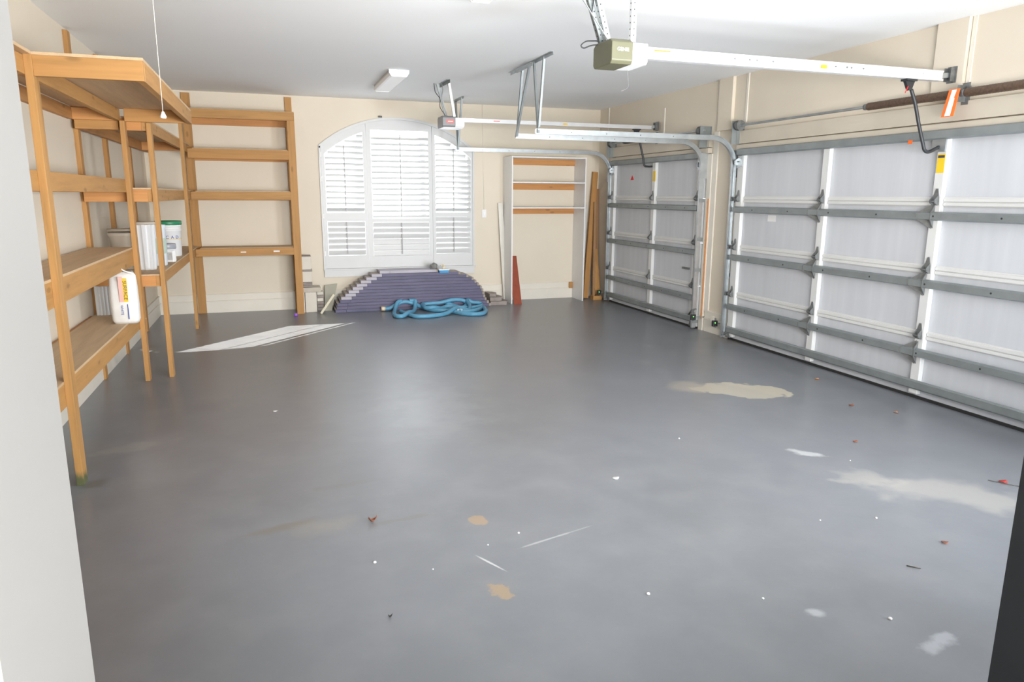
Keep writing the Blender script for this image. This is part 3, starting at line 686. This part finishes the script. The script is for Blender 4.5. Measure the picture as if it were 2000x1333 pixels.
# overhanging top platform
board('fascia', -1.102, 4.40, 2.235, -.593, 4.438, 2.338, A)
board('fascia', -.629, 4.438, 2.235, -.591, 6.93, 2.338, A)
board('cross_rail', -1.102, 6.85, 2.235, -.629, 6.888, 2.338, A)
board('top_deck', XL + .04, 4.40, 2.338, -.591, 6.905, 2.354, A, mat=PLY)
board('top_deck', XL + .04, 2.2, 2.338, -1.102, 4.398, 2.354, A, mat=PLY)

# unit B: along the left wall beyond unit A
B = thing('shelving_unit', 'pine shelving unit along the left wall in the far corner', 'shelves', (-1.25, 8.5, 0))
board('post', -.956, 6.935, 0, -.918, 7.024, 2.235, B)
board('post', -.956, 9.42, 0, -.918, 9.509, 2.55, B)
for y, zt in ((7.06, 2.955), (8.16, 2.955), (9.45, 2.17)): board('wall_post', XL, y - .045, 0, XL + .036, y + .045, zt, B, mats=WD if False else None)
for z0, z1 in ((.835, .93), (1.575, 1.68), (2.17, 2.27)):
    board('front_rail', -.994, 6.95, z0, -.956, 10.20, z1, B)
    board('end_rail', XL + .036, 6.95, z0, -.994, 6.988, z1, B, mats=WD)
    if z0 > 2: board('end_rail', XL + .036, 6.91, z0, -1.16, 6.948, 2.42, B)
    board('wall_cleat', XL + .036, 6.988, z0, XL + .074, 10.6, z1, B, mats=WD)
    board('cross_rail', XL + .074, 10.0, z0, -.994, 10.038, z1, B, mats=WD)
    board('shelf_deck', XL + .04, 6.95, z1, -.956, 10.60, z1 + .014, B, mat=PLY)

# unit C: shallow unit against the window wall
Cu = thing('shelving_unit', 'shallow pine shelving unit against the back wall, left of the window', 'shelves', (-.3, 10.4, 0))
board('wall_post', -1.02, YB - .038, 0, -.915, YB, 2.95, Cu)
board('wall_post', .283, YB - .038, 0, .372, YB, 2.95, Cu)
board('front_post', .285, 10.212, 0, .382, 10.25, 2.60, Cu)
for z0, z1, deck in ((2.60, 2.708, False), (2.095, 2.215, True), (1.570, 1.672, True), (.828, .925, True)):
    x1 = .382 if z0 == 2.60 else .285
    board('front_rail', -.955, 10.212, z0, x1, 10.25, z1, Cu)
    board('wall_cleat', -.915, YB - .038, z0 - (.05 if z0 > 2.5 else .012), .283, YB, z1 - (.05 if z0 > 2.5 else .012), Cu, mats=WD)
    board('end_rail', .345, 10.25, z0, .382, YB - .038, z1, Cu, mats=WD)
    board('shelf_deck', -.90, 10.25, z1 - .001, .38, YB - .038, z1 + .012, Cu, mat=wood('birch_ply', 0, (.52, .36, .2), .7, False) if z0 < 1 else PLY)
board('corner_post', -.955, 10.25, 0, -.918, 10.30, 2.60, Cu) if False else None
box(-.40, 10.2105, .87, -.33, 10.212, .885).build('price_sticker', PAPER, Cu)
box(.02, 10.2105, .872, .10, 10.212, .892).build('price_sticker', PAPER, Cu)

# ---------------------------------------------------------------- things on the shelves
t = thing('mortar_bag', 'white paper bag of surface mortar standing on the lowest left shelf', 'bag', (-1.16, 6.33, .619))
bx0, bx1, by0, by1 = -1.245, -1.045, 6.27, 6.40
rows = [(0, .86, .7), (.03, 1, 1), (.15, 1.02, 1.12), (.28, 1.0, 1.0), (.34, .98, .8), (.385, .95, .45), (.415, .93, .12)]
vs = []; n = 16
for z, sx, sy in rows:
    for k in range(n):
        a = 2 * math.pi * k / n; cx, cy = (bx0 + bx1) / 2, (by0 + by1) / 2
        ca, sa = math.cos(a), math.sin(a)
        ex = math.copysign(abs(ca) ** .45, ca); ey = math.copysign(abs(sa) ** .6, sa)
        tilt = (-.02 if z > .4 else 0)
        vs.append((cx + tilt + ex * sx * (bx1 - bx0) / 2, cy + ey * sy * (by1 - by0) / 2, .619 + z + (.012 * math.sin(a * 2) if z > .4 else 0)))
m = MB(); m.add(vs, [(i * n + k, i * n + (k + 1) % n, (i + 1) * n + (k + 1) % n, (i + 1) * n + k) for i in range(len(rows) - 1) for k in range(n)] + [tuple(range(n))[::-1], tuple(range((len(rows) - 1) * n, len(rows) * n))], True)
m.build('sack', BAG, t)
yp = by0 - .012
box(-1.168, yp - .002, .80, -1.138, yp + .012, 1.0).build('pink_panel', PINK, t)
ypn = box(-1.138, yp - .002, .80, -1.108, yp + .012, .985).build('yellow_panel', YEL, t)
text('bag_lettering', 'SURFACE', .037, INK, ypn, basis((-1.123, yp - .003, .892), (0, 0, -1), (1, 0, 0)))
text('bag_lettering', 'WHITE', .026, BLUEINK, t, basis((-1.158, yp - .001, .735), (0, 0, -1), (1, 0, 0)))
box(-1.117, yp - .001, .66, -1.113, yp + .012, .78).build('blue_stripe', BLUEINK, t)
MB().tube(smooth([(-1.235, 6.32, 1.035), (-1.17, 6.30, 1.07), (-1.12, 6.31, 1.04), (-1.06, 6.33, 1.015)]), [.006] * 19, 6).build('torn_paper_edge', BAG, t)
t = thing('panel_offcut', 'white ribbed panel offcut leaning behind the mortar bag', 'panel', (-1.385, 6.80, .619))
MB().prism([(-1.455, 6.80), (-1.32, 6.78), (-1.32, 6.80), (-1.455, 6.82)], 2, .619, .868).build('sheet', WPLAST, t)
for k in range(5): MB().prism([(-1.45 + k * .027, 6.789 + (-k * .004)), (-1.44 + k * .027, 6.785 - k * .004), (-1.435 + k * .027, 6.795 - k * .004)], 2, .62, .867).build('rib', WPLAST, t)
zs = .944
t = thing('beige_tub', 'beige tapered tub with a wide rim on the middle left shelf', 'tub', (-1.33, 7.55, zs))
MB().lathe((-1.33, 7.55, zs), [(0, 0), (.085, 0), (.088, .004), (.112, .30), (.122, .31), (.122, .335), (.115, .345), (.112, .34), (.10, .30), (.08, .02), (0, .02)], 28).build('body', BEIGEP, t)
MB().lathe((-1.33, 7.55, zs), [(.116, .355), (.125, .36), (.125, .375), (0, .378)], 28).build('lid', plain('tan_lid', (.46, .40, .33), .5), t)
t = thing('plastic_bin', 'tall white fluted plastic bin between the two near shelf posts', 'bin', (-1.12, 7.42, zs))
n = 40; prof = [(0, 0), (.078, 0), (.082, .01), (.094, .42)]
vs = []
for r, z in prof:
    for k in range(n): rr = r * (1 + .035 * (1 if (k // 2) % 2 else -1)); vs.append((-1.125 + rr * math.cos(2 * math.pi * k / n), 7.42 + rr * math.sin(2 * math.pi * k / n), zs + z))
MB().add(vs, [(i * n + k, i * n + (k + 1) % n, (i + 1) * n + (k + 1) % n, (i + 1) * n + k) for i in range(3) for k in range(n)]).build('body', WPLAST, t)
MB().lathe((-1.125, 7.42, zs), [(.092, .415), (.104, .42), (.104, .44), (.098, .445), (0, .447)], 28).build('lid', BEIGEP, t)
t = thing('clear_tub', 'tall clear bluish tub with a green label behind the shelf post', 'tub', (-1.06, 7.80, zs))
MB().lathe((-1.06, 7.80, zs), [(0, 0), (.062, 0), (.066, .01), (.073, .36), (.076, .37), (.076, .40), (0, .405)], 24).build('body', CLEARP, t)
MB().lathe((-1.06, 7.80, zs), [(.0705, .12), (.0735, .27)], 24).build('wrap_label', LGREEN, t)
t = thing('lidded_bucket', 'white bucket with a green lid and blue letters, far left shelf', 'bucket', (-1.105, 8.98, zs))
bc = (-1.105, 8.98, zs)
MB().lathe(bc, [(0, 0), (.115, 0), (.12, .008), (.128, .28), (.135, .285), (.135, .30), (.129, .302), (.131, .33), (.137, .335), (.137, .36), (0, .362)], 32).build('body', WPLAST, t)
MB().lathe(bc, [(.140, .352), (.143, .356), (.143, .392), (.138, .398), (.12, .392), (0, .392)], 32).build('lid', GREEN, t)
def wrap_letters(s, cx, cy, r, a0, da, z, size, mat, par):
    for i, ch in enumerate(s):
        a = a0 + i * da; p = (cx + r * math.cos(a), cy + r * math.sin(a), z)
        text('lettering', ch, size, mat, par, basis(p, (-math.sin(a), math.cos(a), 0), (0, 0, 1)))
wrap_letters('CAD', bc[0], bc[1], .129, R(-92), R(24), zs + .215, .05, BLUEINK, t)
MB().lathe(bc, [(.130, .19), (.1302, .195)], 32).build('print_line', YEL, t)
m = MB()
for k in range(8):
    a = R(-146) + k * R(4); m.add([(bc[0] + .1345 * math.cos(a + j * R(4)), bc[1] + .1345 * math.sin(a + j * R(4)), zs + z) for j in (0, 1) for z in (.18, .35)], [(0, 2, 3, 1)])
m.build('side_label', plain('lilac_label', (.45, .45, .62), .5), t)
t = thing('white_jar', 'small white jar with a grey lid in front of the green lidded bucket', 'jar', (-1.05, 8.30, zs))
MB().lathe((-1.05, 8.30, zs), [(0, 0), (.075, 0), (.08, .006), (.08, .125), (.074, .13), (0, .13)], 26).build('body', WPLAST, t)
MB().lathe((-1.05, 8.30, zs), [(.083, .128), (.088, .135), (.088, .175), (.082, .185), (0, .187)], 26).build('lid', GLID, t)
m = MB()
for k in range(9):
    a = R(-115) + k * R(5.5); m.add([(-1.05 + .0812 * math.cos(a + j * R(5.5)), 8.30 + .0812 * math.sin(a + j * R(5.5)), zs + z) for j in (0, 1) for z in (.02, .11)], [(0, 2, 3, 1)])
m.build('label', LGREEN, t)
t = thing('small_box', 'small upright white carton leaning on the grey lidded jar', 'box', (-.985, 8.19, zs))
MB().prism([(-1.05, 8.18), (-.985, 8.16), (-.962, 8.20), (-1.03, 8.22)], 2, zs, zs + .115).build('carton', PAPER, t, .002)
MB().prism([(-1.043, 8.1765), (-.992, 8.1610), (-.992, 8.1620), (-1.043, 8.1775)], 2, zs + .02, zs + .10).build('printed_panel', plain('grey_print', (.5, .5, .5), .6, var=.2, scale=60), t)

# ---------------------------------------------------------------- white open cabinet in the far corner
K = thing('open_cabinet', 'tall white open cabinet with three shelves right of the window', 'cabinet', (4.06, 10.45, 0))
kx0, kx1, ky = 3.452, 4.668, 10.25
box(kx0, ky, 0, kx0 + .02, YB - .002, 2.22).build('side_panel', LAM, K, .001)
box(kx1 - .02, ky, 0, kx1, YB - .002, 2.22).build('side_panel', LAM, K, .001)
for z in (2.20, 1.83, 1.453): box(kx0 + .02, ky, z, kx1 - .02, YB - .04 if z > 9 else YB - .002, z + .019).build('shelf' if z < 2.1 else 'top_panel', LAM, K, .001)
for z0, z1 in ((2.11, 2.20), (1.735, 1.83), (1.362, 1.453)): MB().box(kx0 + .02, YB - .022, z0, kx1 - .02, YB, z1).build('wall_cleat', WD[0], K, .001)
box(4.585, YB - .045, .16, 4.648, YB - .022, .26).build('corner_block', W[0], K, .001)
# planks leaning around the cabinet
tag(MB().beam((3.475, 10.58, .0), (3.395, 10.64, 1.53), .075, .018, (0, 1, 0)).build('plank', plain('off_white_plank', (.72, .70, .64), .5), None, .001), 'tall off-white plank leaning on the wall left of the cabinet', 'plank')
tag(MB().add([(3.475, 10.17, 0), (3.60, 10.17, 0), (3.62, 10.50, .72), (3.475, 10.50, .72), (3.475, 10.19, 0), (3.60, 10.19, 0), (3.62, 10.52, .72), (3.475, 10.52, .72)],
    [(0, 1, 2, 3), (4, 7, 6, 5), (0, 4, 5, 1), (1, 5, 6, 2), (2, 6, 7, 3), (3, 7, 4, 0)]).build('plank', REDW, None, .001), 'short reddish brown tapered plank standing inside the cabinet', 'plank')
def lean(a, b, w_, th, mat, label, cat='plank'):
    return tag(MB().beam(a, b, w_, th, (0, 1, 0)).build('plank', mat, None, .002), label, cat)
lean((4.80, 10.46, .012), (4.99, 10.62, 2.02), .088, .036, W[2], 'tallest orange brown plank leaning right, next to the cabinet')
lean((4.76, 10.52, .0), (4.865, 10.64, 1.50), .03, .012, plain('grey_white_strip', (.60, .60, .57), .5), 'thin grey-white strip leaning behind the tallest plank')
lean((4.885, 10.34, .012), (4.965, 10.55, 1.55), .038, .038, WD[2], 'narrow brown stick leaning between the two wide corner planks')
lean((5.02, 10.56, .005), (5.035, 10.655, 1.755), .08, .036, WD[2], 'dark brown plank furthest into the right corner')
lean((4.965, 10.35, .085), (4.975, 10.52, .80), .088, .02, W[2], 'short light plank standing on the small corner block')
tag(box(4.86, 10.28, 0, 5.01, 10.40, .066).build('wood_block', W[0], None, .002), 'small pine block on the floor under the leaning planks', 'block')

# door safety sensors
def sensor(label, x, y, z, face):
    t = thing('safety_sensor', label, 'sensor', (x, y, z))
    box(x - .03, y - .02, z - .035, x + .03, y + .02, z + .035).build('case', BLACK, t, .004)
    MB().tube([(x - .008, y - .026, z + .01), (x - .008, y - .018, z + .01)], .006, 10).build('indicator', LED, t)
    box(x - .004, y - .02, z - .005, XR - .0, y + .03, z + .005).box(x + .03, y + .018, z - .06, x + .034, y + .05, z + .06).build('mounting_arm', GALV, t)
sensor('black safety sensor with green light on the pillar between the doors', 5.0, 7.16, .15, 1)
sensor('black safety sensor at the near foot of the single door', 4.93, 7.52, .17, 1)
sensor('black safety sensor with green light beside the corner planks', 4.93, 10.22, .13, 1)
t = thing('wall_outlet', 'grey outlet box low on the pillar between the doors', 'outlet', (XR - .03, 7.27, .12))
box(XR - .05, 7.225, .10, XR - .029, 7.30, .215).build('cover_plate', TRIMW, t, .003)

# ---------------------------------------------------------------- flooring pile under the window
courses = [(.80, 3.10), (.82, 3.07), (.83, 3.04), (.87, 3.02), (.89, 3.01), (.95, 3.00), (1.0, 2.98), (1.06, 2.94), (1.12, 2.90), (1.18, 2.86), (1.26, 2.78), (1.34, 2.66), (1.46, 2.32)]
th = .0435
ordn = ['bottom', 'second', 'third', 'fourth', 'fifth', 'sixth', 'seventh', 'eighth', 'ninth', 'tenth', 'eleventh', 'twelfth', 'top']
for i, (a, b) in enumerate(courses):
    z = i * th; y0 = 10.16 + .012 * i + random.uniform(-.006, .006)
    t = thing('flooring_plank', ('%s layer of the slate blue plank pile under the window' % ordn[i]) if 0 < i < 12 else ('lowest slate blue plank, on the floor under the window' if i == 0 else 'pale topmost plank of the slate blue pile under the window'),
              'plank', ((a + b) / 2, 10.4, z), 'planks piled under the window')
    mat = PLANK if i < 12 else PLANKL
    MB().box(a + .15, y0, z + .001, b - .03, 10.62, z + th - .002).build('plank_body', mat, t, .003)
    MB().box(a, y0 - .003, z + .001, a + .149, 10.60, z + th - .002).build('pale_end', PLANKL if i > 3 else PLANK, t, .003)
    if i < 12: MB().box(a, y0 + .02, z + th - .0024, b - .03, 10.60, z + th - .0004).build('top_face', PLANKE, t)
    MB().box(b - .03, y0 + .004, z + .001, b, 10.60, z + th - .002).build('tan_end', PLANKE, t, .003)
# low heap at the right end
for i, (x0, x1, y0, z0, z1, l) in enumerate(((3.105, 3.41, 10.20, 0, .06, 'lowest grey offcut right of the plank pile'), (3.11, 3.34, 10.24, .061, .12, 'middle grey offcut right of the plank pile'), (3.115, 3.26, 10.28, .121, .17, 'topmost grey offcut right of the plank pile'))):
    tag(MB().prism([(x0, y0), (x1 - .05, y0 - .02), (x1, y0 + .12), (x1 - .04, 10.52), (x0, 10.54)], 2, z0 + .001, z1).build('flooring_offcut', TILED, None, .004), l, 'offcut')
# paint pad and rag on the pile
zt = 13 * th
t = thing('paint_pad', 'blue foam paint pad with a cream handle on top of the pile', 'paint pad', (2.41, 10.28, 12 * th))
zb = 12 * th
box(2.33, 10.24, zb - .008, 2.47, 10.36, zb + .028).build('foam_pad', TEAL, t, .004)
box(2.32, 10.24, zb + .028, 2.48, 10.36, zb + .05).build('pad_holder', PAPER, t, .004)
MB().tube(smooth([(2.40, 10.30, zb + .05), (2.405, 10.29, zb + .085), (2.40, 10.27, zb + .12)]), .012, 10).tube(smooth([(2.42, 10.30, zb + .05), (2.42, 10.31, zb + .07), (2.37, 10.33, zb + .105)]), .010, 10).build('handle', CREAM, t)
def lump(name, c, r, mat, label, cat, seed, sq=(1, 1, .6)):
    import bmesh
    rnd = random.Random(seed); bm = bmesh.new(); bmesh.ops.create_icosphere(bm, subdivisions=3, radius=1)
    ph = [rnd.uniform(0, 6) for _ in range(6)]
    for v in bm.verts:
        k = 1 + .16 * math.sin(v.co.x * 4 + ph[0]) * math.sin(v.co.y * 4 + ph[1]) + .12 * math.sin(v.co.z * 6 + ph[2] + v.co.x * 3)
        v.co = Vector((v.co.x * sq[0], v.co.y * sq[1], max(v.co.z, -.6) * sq[2])) * k * r
    me = D.meshes.new(name); bm.to_mesh(me); bm.free(); me.materials.append(mat)
    for p in me.polygons: p.use_smooth = True
    o = D.objects.new(name, me); C.objects.link(o); o.location = c; tag(o, label, cat); return o
lump('crumpled_rag', (2.27, 10.36, 13 * th + .03), .055, plain('grey_cloth', (.22, .22, .21), .9, var=.2, scale=30), 'crumpled dark grey rag on the pile left of the paint pad', 'rag', 3, (1, .8, 1))

# ---------------------------------------------------------------- cartons and boards left of the pile
tag(MB().prism([(.405, 10.32), (.555, 10.32), (.565, 10.335), (.56, 10.52), (.405, 10.52)], 2, 0, .288).build('tile_carton', TILEC, None, .006), 'upright cream carton on the floor beside the right shelf post', 'carton')
tag(box(.385, 10.34, 0, .398, 10.52, .285).build('trim_strip', TRIMW, None), 'thin cream strip standing between shelf post and upright carton', 'strip')
tag(box(.30, 10.30, .289, .625, 10.58, .355).build('tile_slab', plain('tan_slab', (.50, .45, .38), .6), None, .006), 'wide tan slab lying on the upright cream carton', 'slab')
for k in range(3): tag(box(.30, 10.36, .356 + k * .024, .515, 10.58, .378 + k * .024).build('tile_gap_slab', TILED, None, .002), ('lowest', 'middle', 'upper')[k] + ' taupe tile of the three on the tan slab', 'tile', 'taupe tiles on the tan slab')
tag(box(.30, 10.37, .428, .512, 10.58, .575).build('tile_carton', TILEC, None, .004), 'cream carton standing on the three taupe tiles', 'carton')
tag(box(.30, 10.355, .576, .522, 10.58, .602).build('tile_gap_slab', TILED, None, .002), 'dark slab standing in for the shaded gap between the two upper cream cartons', 'tile')  # thin dark slab drawn where the cartons leave a shaded gap
tag(box(.30, 10.37, .603, .508, 10.58, .785).build('tile_carton', TILEC, None, .004), 'topmost cream carton of the stack beside the shelf post', 'carton')
tag(box(.30, 10.365, .786, .512, 10.58, .797).build('tile_gap_slab', TILED, None, .002), 'single taupe tile on top of the carton stack', 'tile')
for k in range(6): tag(box(.575, 10.42, .001 + k * .046, .665 - .004 * (k % 2), 10.60, .044 + k * .046).build('tile_offcut', TILEC if k in (3, 5) else TILED, None, .003), ('bottom', 'second', 'third', 'fourth', 'fifth', 'top')[k] + ' small tile of the low stack behind the leaning stick', 'tile', 'small tiles stacked beside the upright carton')
tag(MB().beam((.60, 10.13, .006), (.80, 10.30, .245), .03, .008, (0, 1, 0)).build('wood_strip', plain('pale_strip', (.70, .66, .50), .5), None), 'thin pale stick leaning against the left end of the pile', 'stick')
tag(MB().add([(.67, 10.40, 0), (.77, 10.40, 0), (.88, 10.62, .36), (.70, 10.61, .34), (.67, 10.415, 0), (.77, 10.415, 0), (.88, 10.635, .36), (.70, 10.625, .34)],
    [(0, 1, 2, 3), (4, 7, 6, 5), (0, 4, 5, 1), (1, 5, 6, 2), (2, 6, 7, 3), (3, 7, 4, 0)]).build('grey_board', GREYB, None), 'grey green board leaning on the wall behind the stick', 'board')

# ---------------------------------------------------------------- blue hose
HP = [(1.48, 10.1, 0.04), (1.56, 10.1, 0.04), (1.63, 10.1, 0.08), (1.72, 10.1, 0.12), (1.81, 10.1, 0.13), (1.92, 10.1, 0.09), (2.02, 10.1, 0.04), (2.1, 9.9, 0.03), (2.22, 9.79, 0.03), (2.33, 9.75, 0.03), (2.4, 9.57, 0.03), (2.48, 9.42, 0.03), (2.61, 9.33, 0.03), (2.75, 9.38, 0.03), (2.85, 9.6, 0.03), (2.89, 9.88, 0.03), (2.74, 9.68, 0.03), (2.61, 9.6, 0.03), (2.47, 9.66, 0.03), (2.4, 9.82, 0.03), (2.4, 10.1, 0.03), (2.41, 10.1, 0.07), (2.48, 10.1, 0.06), (2.55, 9.98, 0.03), (2.63, 9.98, 0.03), (2.7, 10.1, 0.06), (2.66, 10.1, 0.11), (2.53, 10.1, 0.13), (2.42, 10.1, 0.12), (2.3, 10.1, 0.09), (2.18, 10.1, 0.09), (2.08, 10.1, 0.08), (2.04, 10.1, 0.04), (2.04, 9.89, 0.03), (2.15, 9.84, 0.03), (2.32, 9.94, 0.03), (2.47, 9.92, 0.03), (2.63, 9.9, 0.03), (2.76, 9.91, 0.03), (2.87, 9.94, 0.03), (2.93, 10.1, 0.04), (2.88, 10.1, 0.07), (2.78, 10.1, 0.07), (2.71, 10.1, 0.05), (2.7, 9.93, 0.03), (2.62, 9.7, 0.03), (2.49, 9.74, 0.03), (2.36, 9.6, 0.03), (2.18, 9.44, 0.03), (1.98, 9.36, 0.03), (1.81, 9.38, 0.03), (1.73, 9.58, 0.03), (1.67, 9.86, 0.03)]
HQ = [(1.84, 10.1, 0.09), (1.92, 10.1, 0.06), (1.91, 10.01, 0.03), (1.8, 9.7, 0.03), (1.65, 9.46, 0.03), (1.55, 9.49, 0.03), (1.56, 9.72, 0.03), (1.64, 10.04, 0.03), (1.73, 10.1, 0.07)]
def lift(P, k=0):
    out = []
    for i, p in enumerate(P): out.append((p[0], p[1], max(p[2], .030)))
    return out
t = thing('coiled_hose', 'thick blue hose lying in loose coils in front of the plank pile', 'hose', (2.2, 9.7, 0))
main = smooth(lift(HP), 8)
# raise a strand where it crosses one laid before it
R0 = .029
for i, p in enumerate(main):
    zmax = 0
    for j in range(0, i - 12):
        q = main[j]
        dd = math.hypot(p.x - q.x, p.y - q.y)
        if dd < .075: zmax = max(zmax, q.z + .052 * (1 - (dd / .075) ** 2))
    if zmax > p.z: p.z = min(zmax, .115)
for _ in range(14):
    zz = [v.z for v in main]
    for i in range(1, len(main) - 1): main[i].z = (zz[i - 1] + 2 * zz[i] + zz[i + 1]) / 4
MB().tube(main, R0, 12).build('hose', HOSE, t)
loop = smooth(lift(HQ), 8)
for p in loop:
    zmax = max([q.z + .052 * (1 - ((p.x - q.x) ** 2 + (p.y - q.y) ** 2) / .0056) for q in main if math.hypot(p.x - q.x, p.y - q.y) < .075] or [0])
    if zmax > p.z: p.z = min(zmax, .14)
for _ in range(10):
    zz = [v.z for v in loop]
    for i in range(1, len(loop) - 1): loop[i].z = (zz[i - 1] + 2 * zz[i] + zz[i + 1]) / 4
MB().tube(loop, R0, 12).build('hose_loop', HOSE, t)
a, b = main[0], main[3]; d_ = (a - b).normalized()
MB().tube([a + d_ * -.01, a + d_ * .045], .031, 14).build('end_cuff', CREAM, t, label='cream end cuff')
k = int(18.3 * 8); MB().tube([main[k - 5], main[k - 2], main[k + 1], main[k + 4]], .0295, 14).build('connector', PAPER, t, label='white connector')

# ---------------------------------------------------------------- small litter on the floor
tag(MB().lathe((.257, 10.0, 0), [(0, 0), (.016, .004), (.024, .016), (.026, .026), (.022, .040), (.012, .049), (0, .052)], 18).build('small_ball', PURPLE, None), 'small purple ball on the floor by the shelf post', 'ball')
def leaf(x, y, s, rot, mat, label, curl=.006, cat='leaf', name='dry_leaf'):
    n = 6; vs = []; sh = [0, .28, .42, .40, .22, 0]
    for i, h in enumerate(sh):
        u = -.5 + i / (n - 1); z = .002 + curl * (abs(u) * 2) ** 2
        vs += [(u, -h * .9, z + curl * .6), (u, h, z + curl * .3), (u, 0, z)]
    c_, s_ = math.cos(rot), math.sin(rot)
    vs = [(x + s * (a * c_ - b * s_), y + s * (a * s_ + b * c_), q) for a, b, q in vs]
    fs = []
    for i in range(n - 1): fs += [(3 * i, 3 * i + 3, 3 * i + 5, 3 * i + 2), (3 * i + 2, 3 * i + 5, 3 * i + 4, 3 * i + 1)]
    o = MB().add(vs, fs, True).build(name, mat, None); so_ = o.modifiers.new('thick', 'SOLIDIFY'); so_.thickness = .001
    return tag(o, label, cat)
leaf(.408, 3.42, .045, .2, LEAF, 'dark brown curled leaf left of the centre of the floor', .02)
leaf(4.698, 5.09, .05, .3, LEAFO, 'bright orange leaf near the big door')
leaf(4.021, 2.79, .055, .3, plain('red_leaf', (.5, .05, .04), .6), 'red leaf near the right edge of the floor')
leaf(3.72, 3.62, .04, .2, LEAF, 'brownish pink leaf crumb in front of the big door')
leaf(4.36, 4.32, .05, .4, LEAF, 'dull brown leaf close to the big door centre')
leaf(4.55, 4.06, .05, .7, plain('faded_leaf', (.40, .22, .15), .7), 'faded brown leaf closest to the big door foot')
leaf(3.02, 2.33, .035, -.4, LEAF, 'small tan leaf on the lower right floor')
leaf(.36, 2.55, .018, .3, TWIG, 'small dark crumb low on the left floor', .01, 'crumb', 'crumb')
leaf(-.05, 5.55, .045, .1, CHIP, 'pale paint flake on the left middle floor', .003, 'flake', 'paint_flake')
leaf(1.86, 3.55, .05, .2, CHIP, 'pale grey flake right of the floor centre', .002, 'flake', 'paint_flake')
tag(MB().tube(smooth([(3.96, 2.84, .003), (4.0, 2.77, .004), (4.06, 2.70, .003)]), .0022, 6).build('twig', TWIG, None), 'thin dark twig beside the red leaf', 'twig')
tag(MB().tube([(2.66, 2.22, .003), (2.70, 2.18, .003)], .0028, 6).build('twig', TWIG, None), 'short dark twig on the lower right floor', 'twig')
for i, (x, y) in enumerate(((2.62, 2.72), (2.92, 2.65), (1.42, 2.38), (.90, 3.0), (1.08, 3.07), (.36, 3.0), (.60, 2.86), (1.86, 2.2), (2.25, 1.92), (3.42, 3.35), (2.6, 4.05))):
    r = .004 + .002 * (i % 3)
    tag(MB().lathe((x, y, 0), [(0, 0), (r, .001), (r * .9, r * .8), (0, r * 1.2)], 8).build('white_speck', CHIP, None), 'tiny white speck of debris lying on the grey floor', 'debris', 'white specks on the floor')
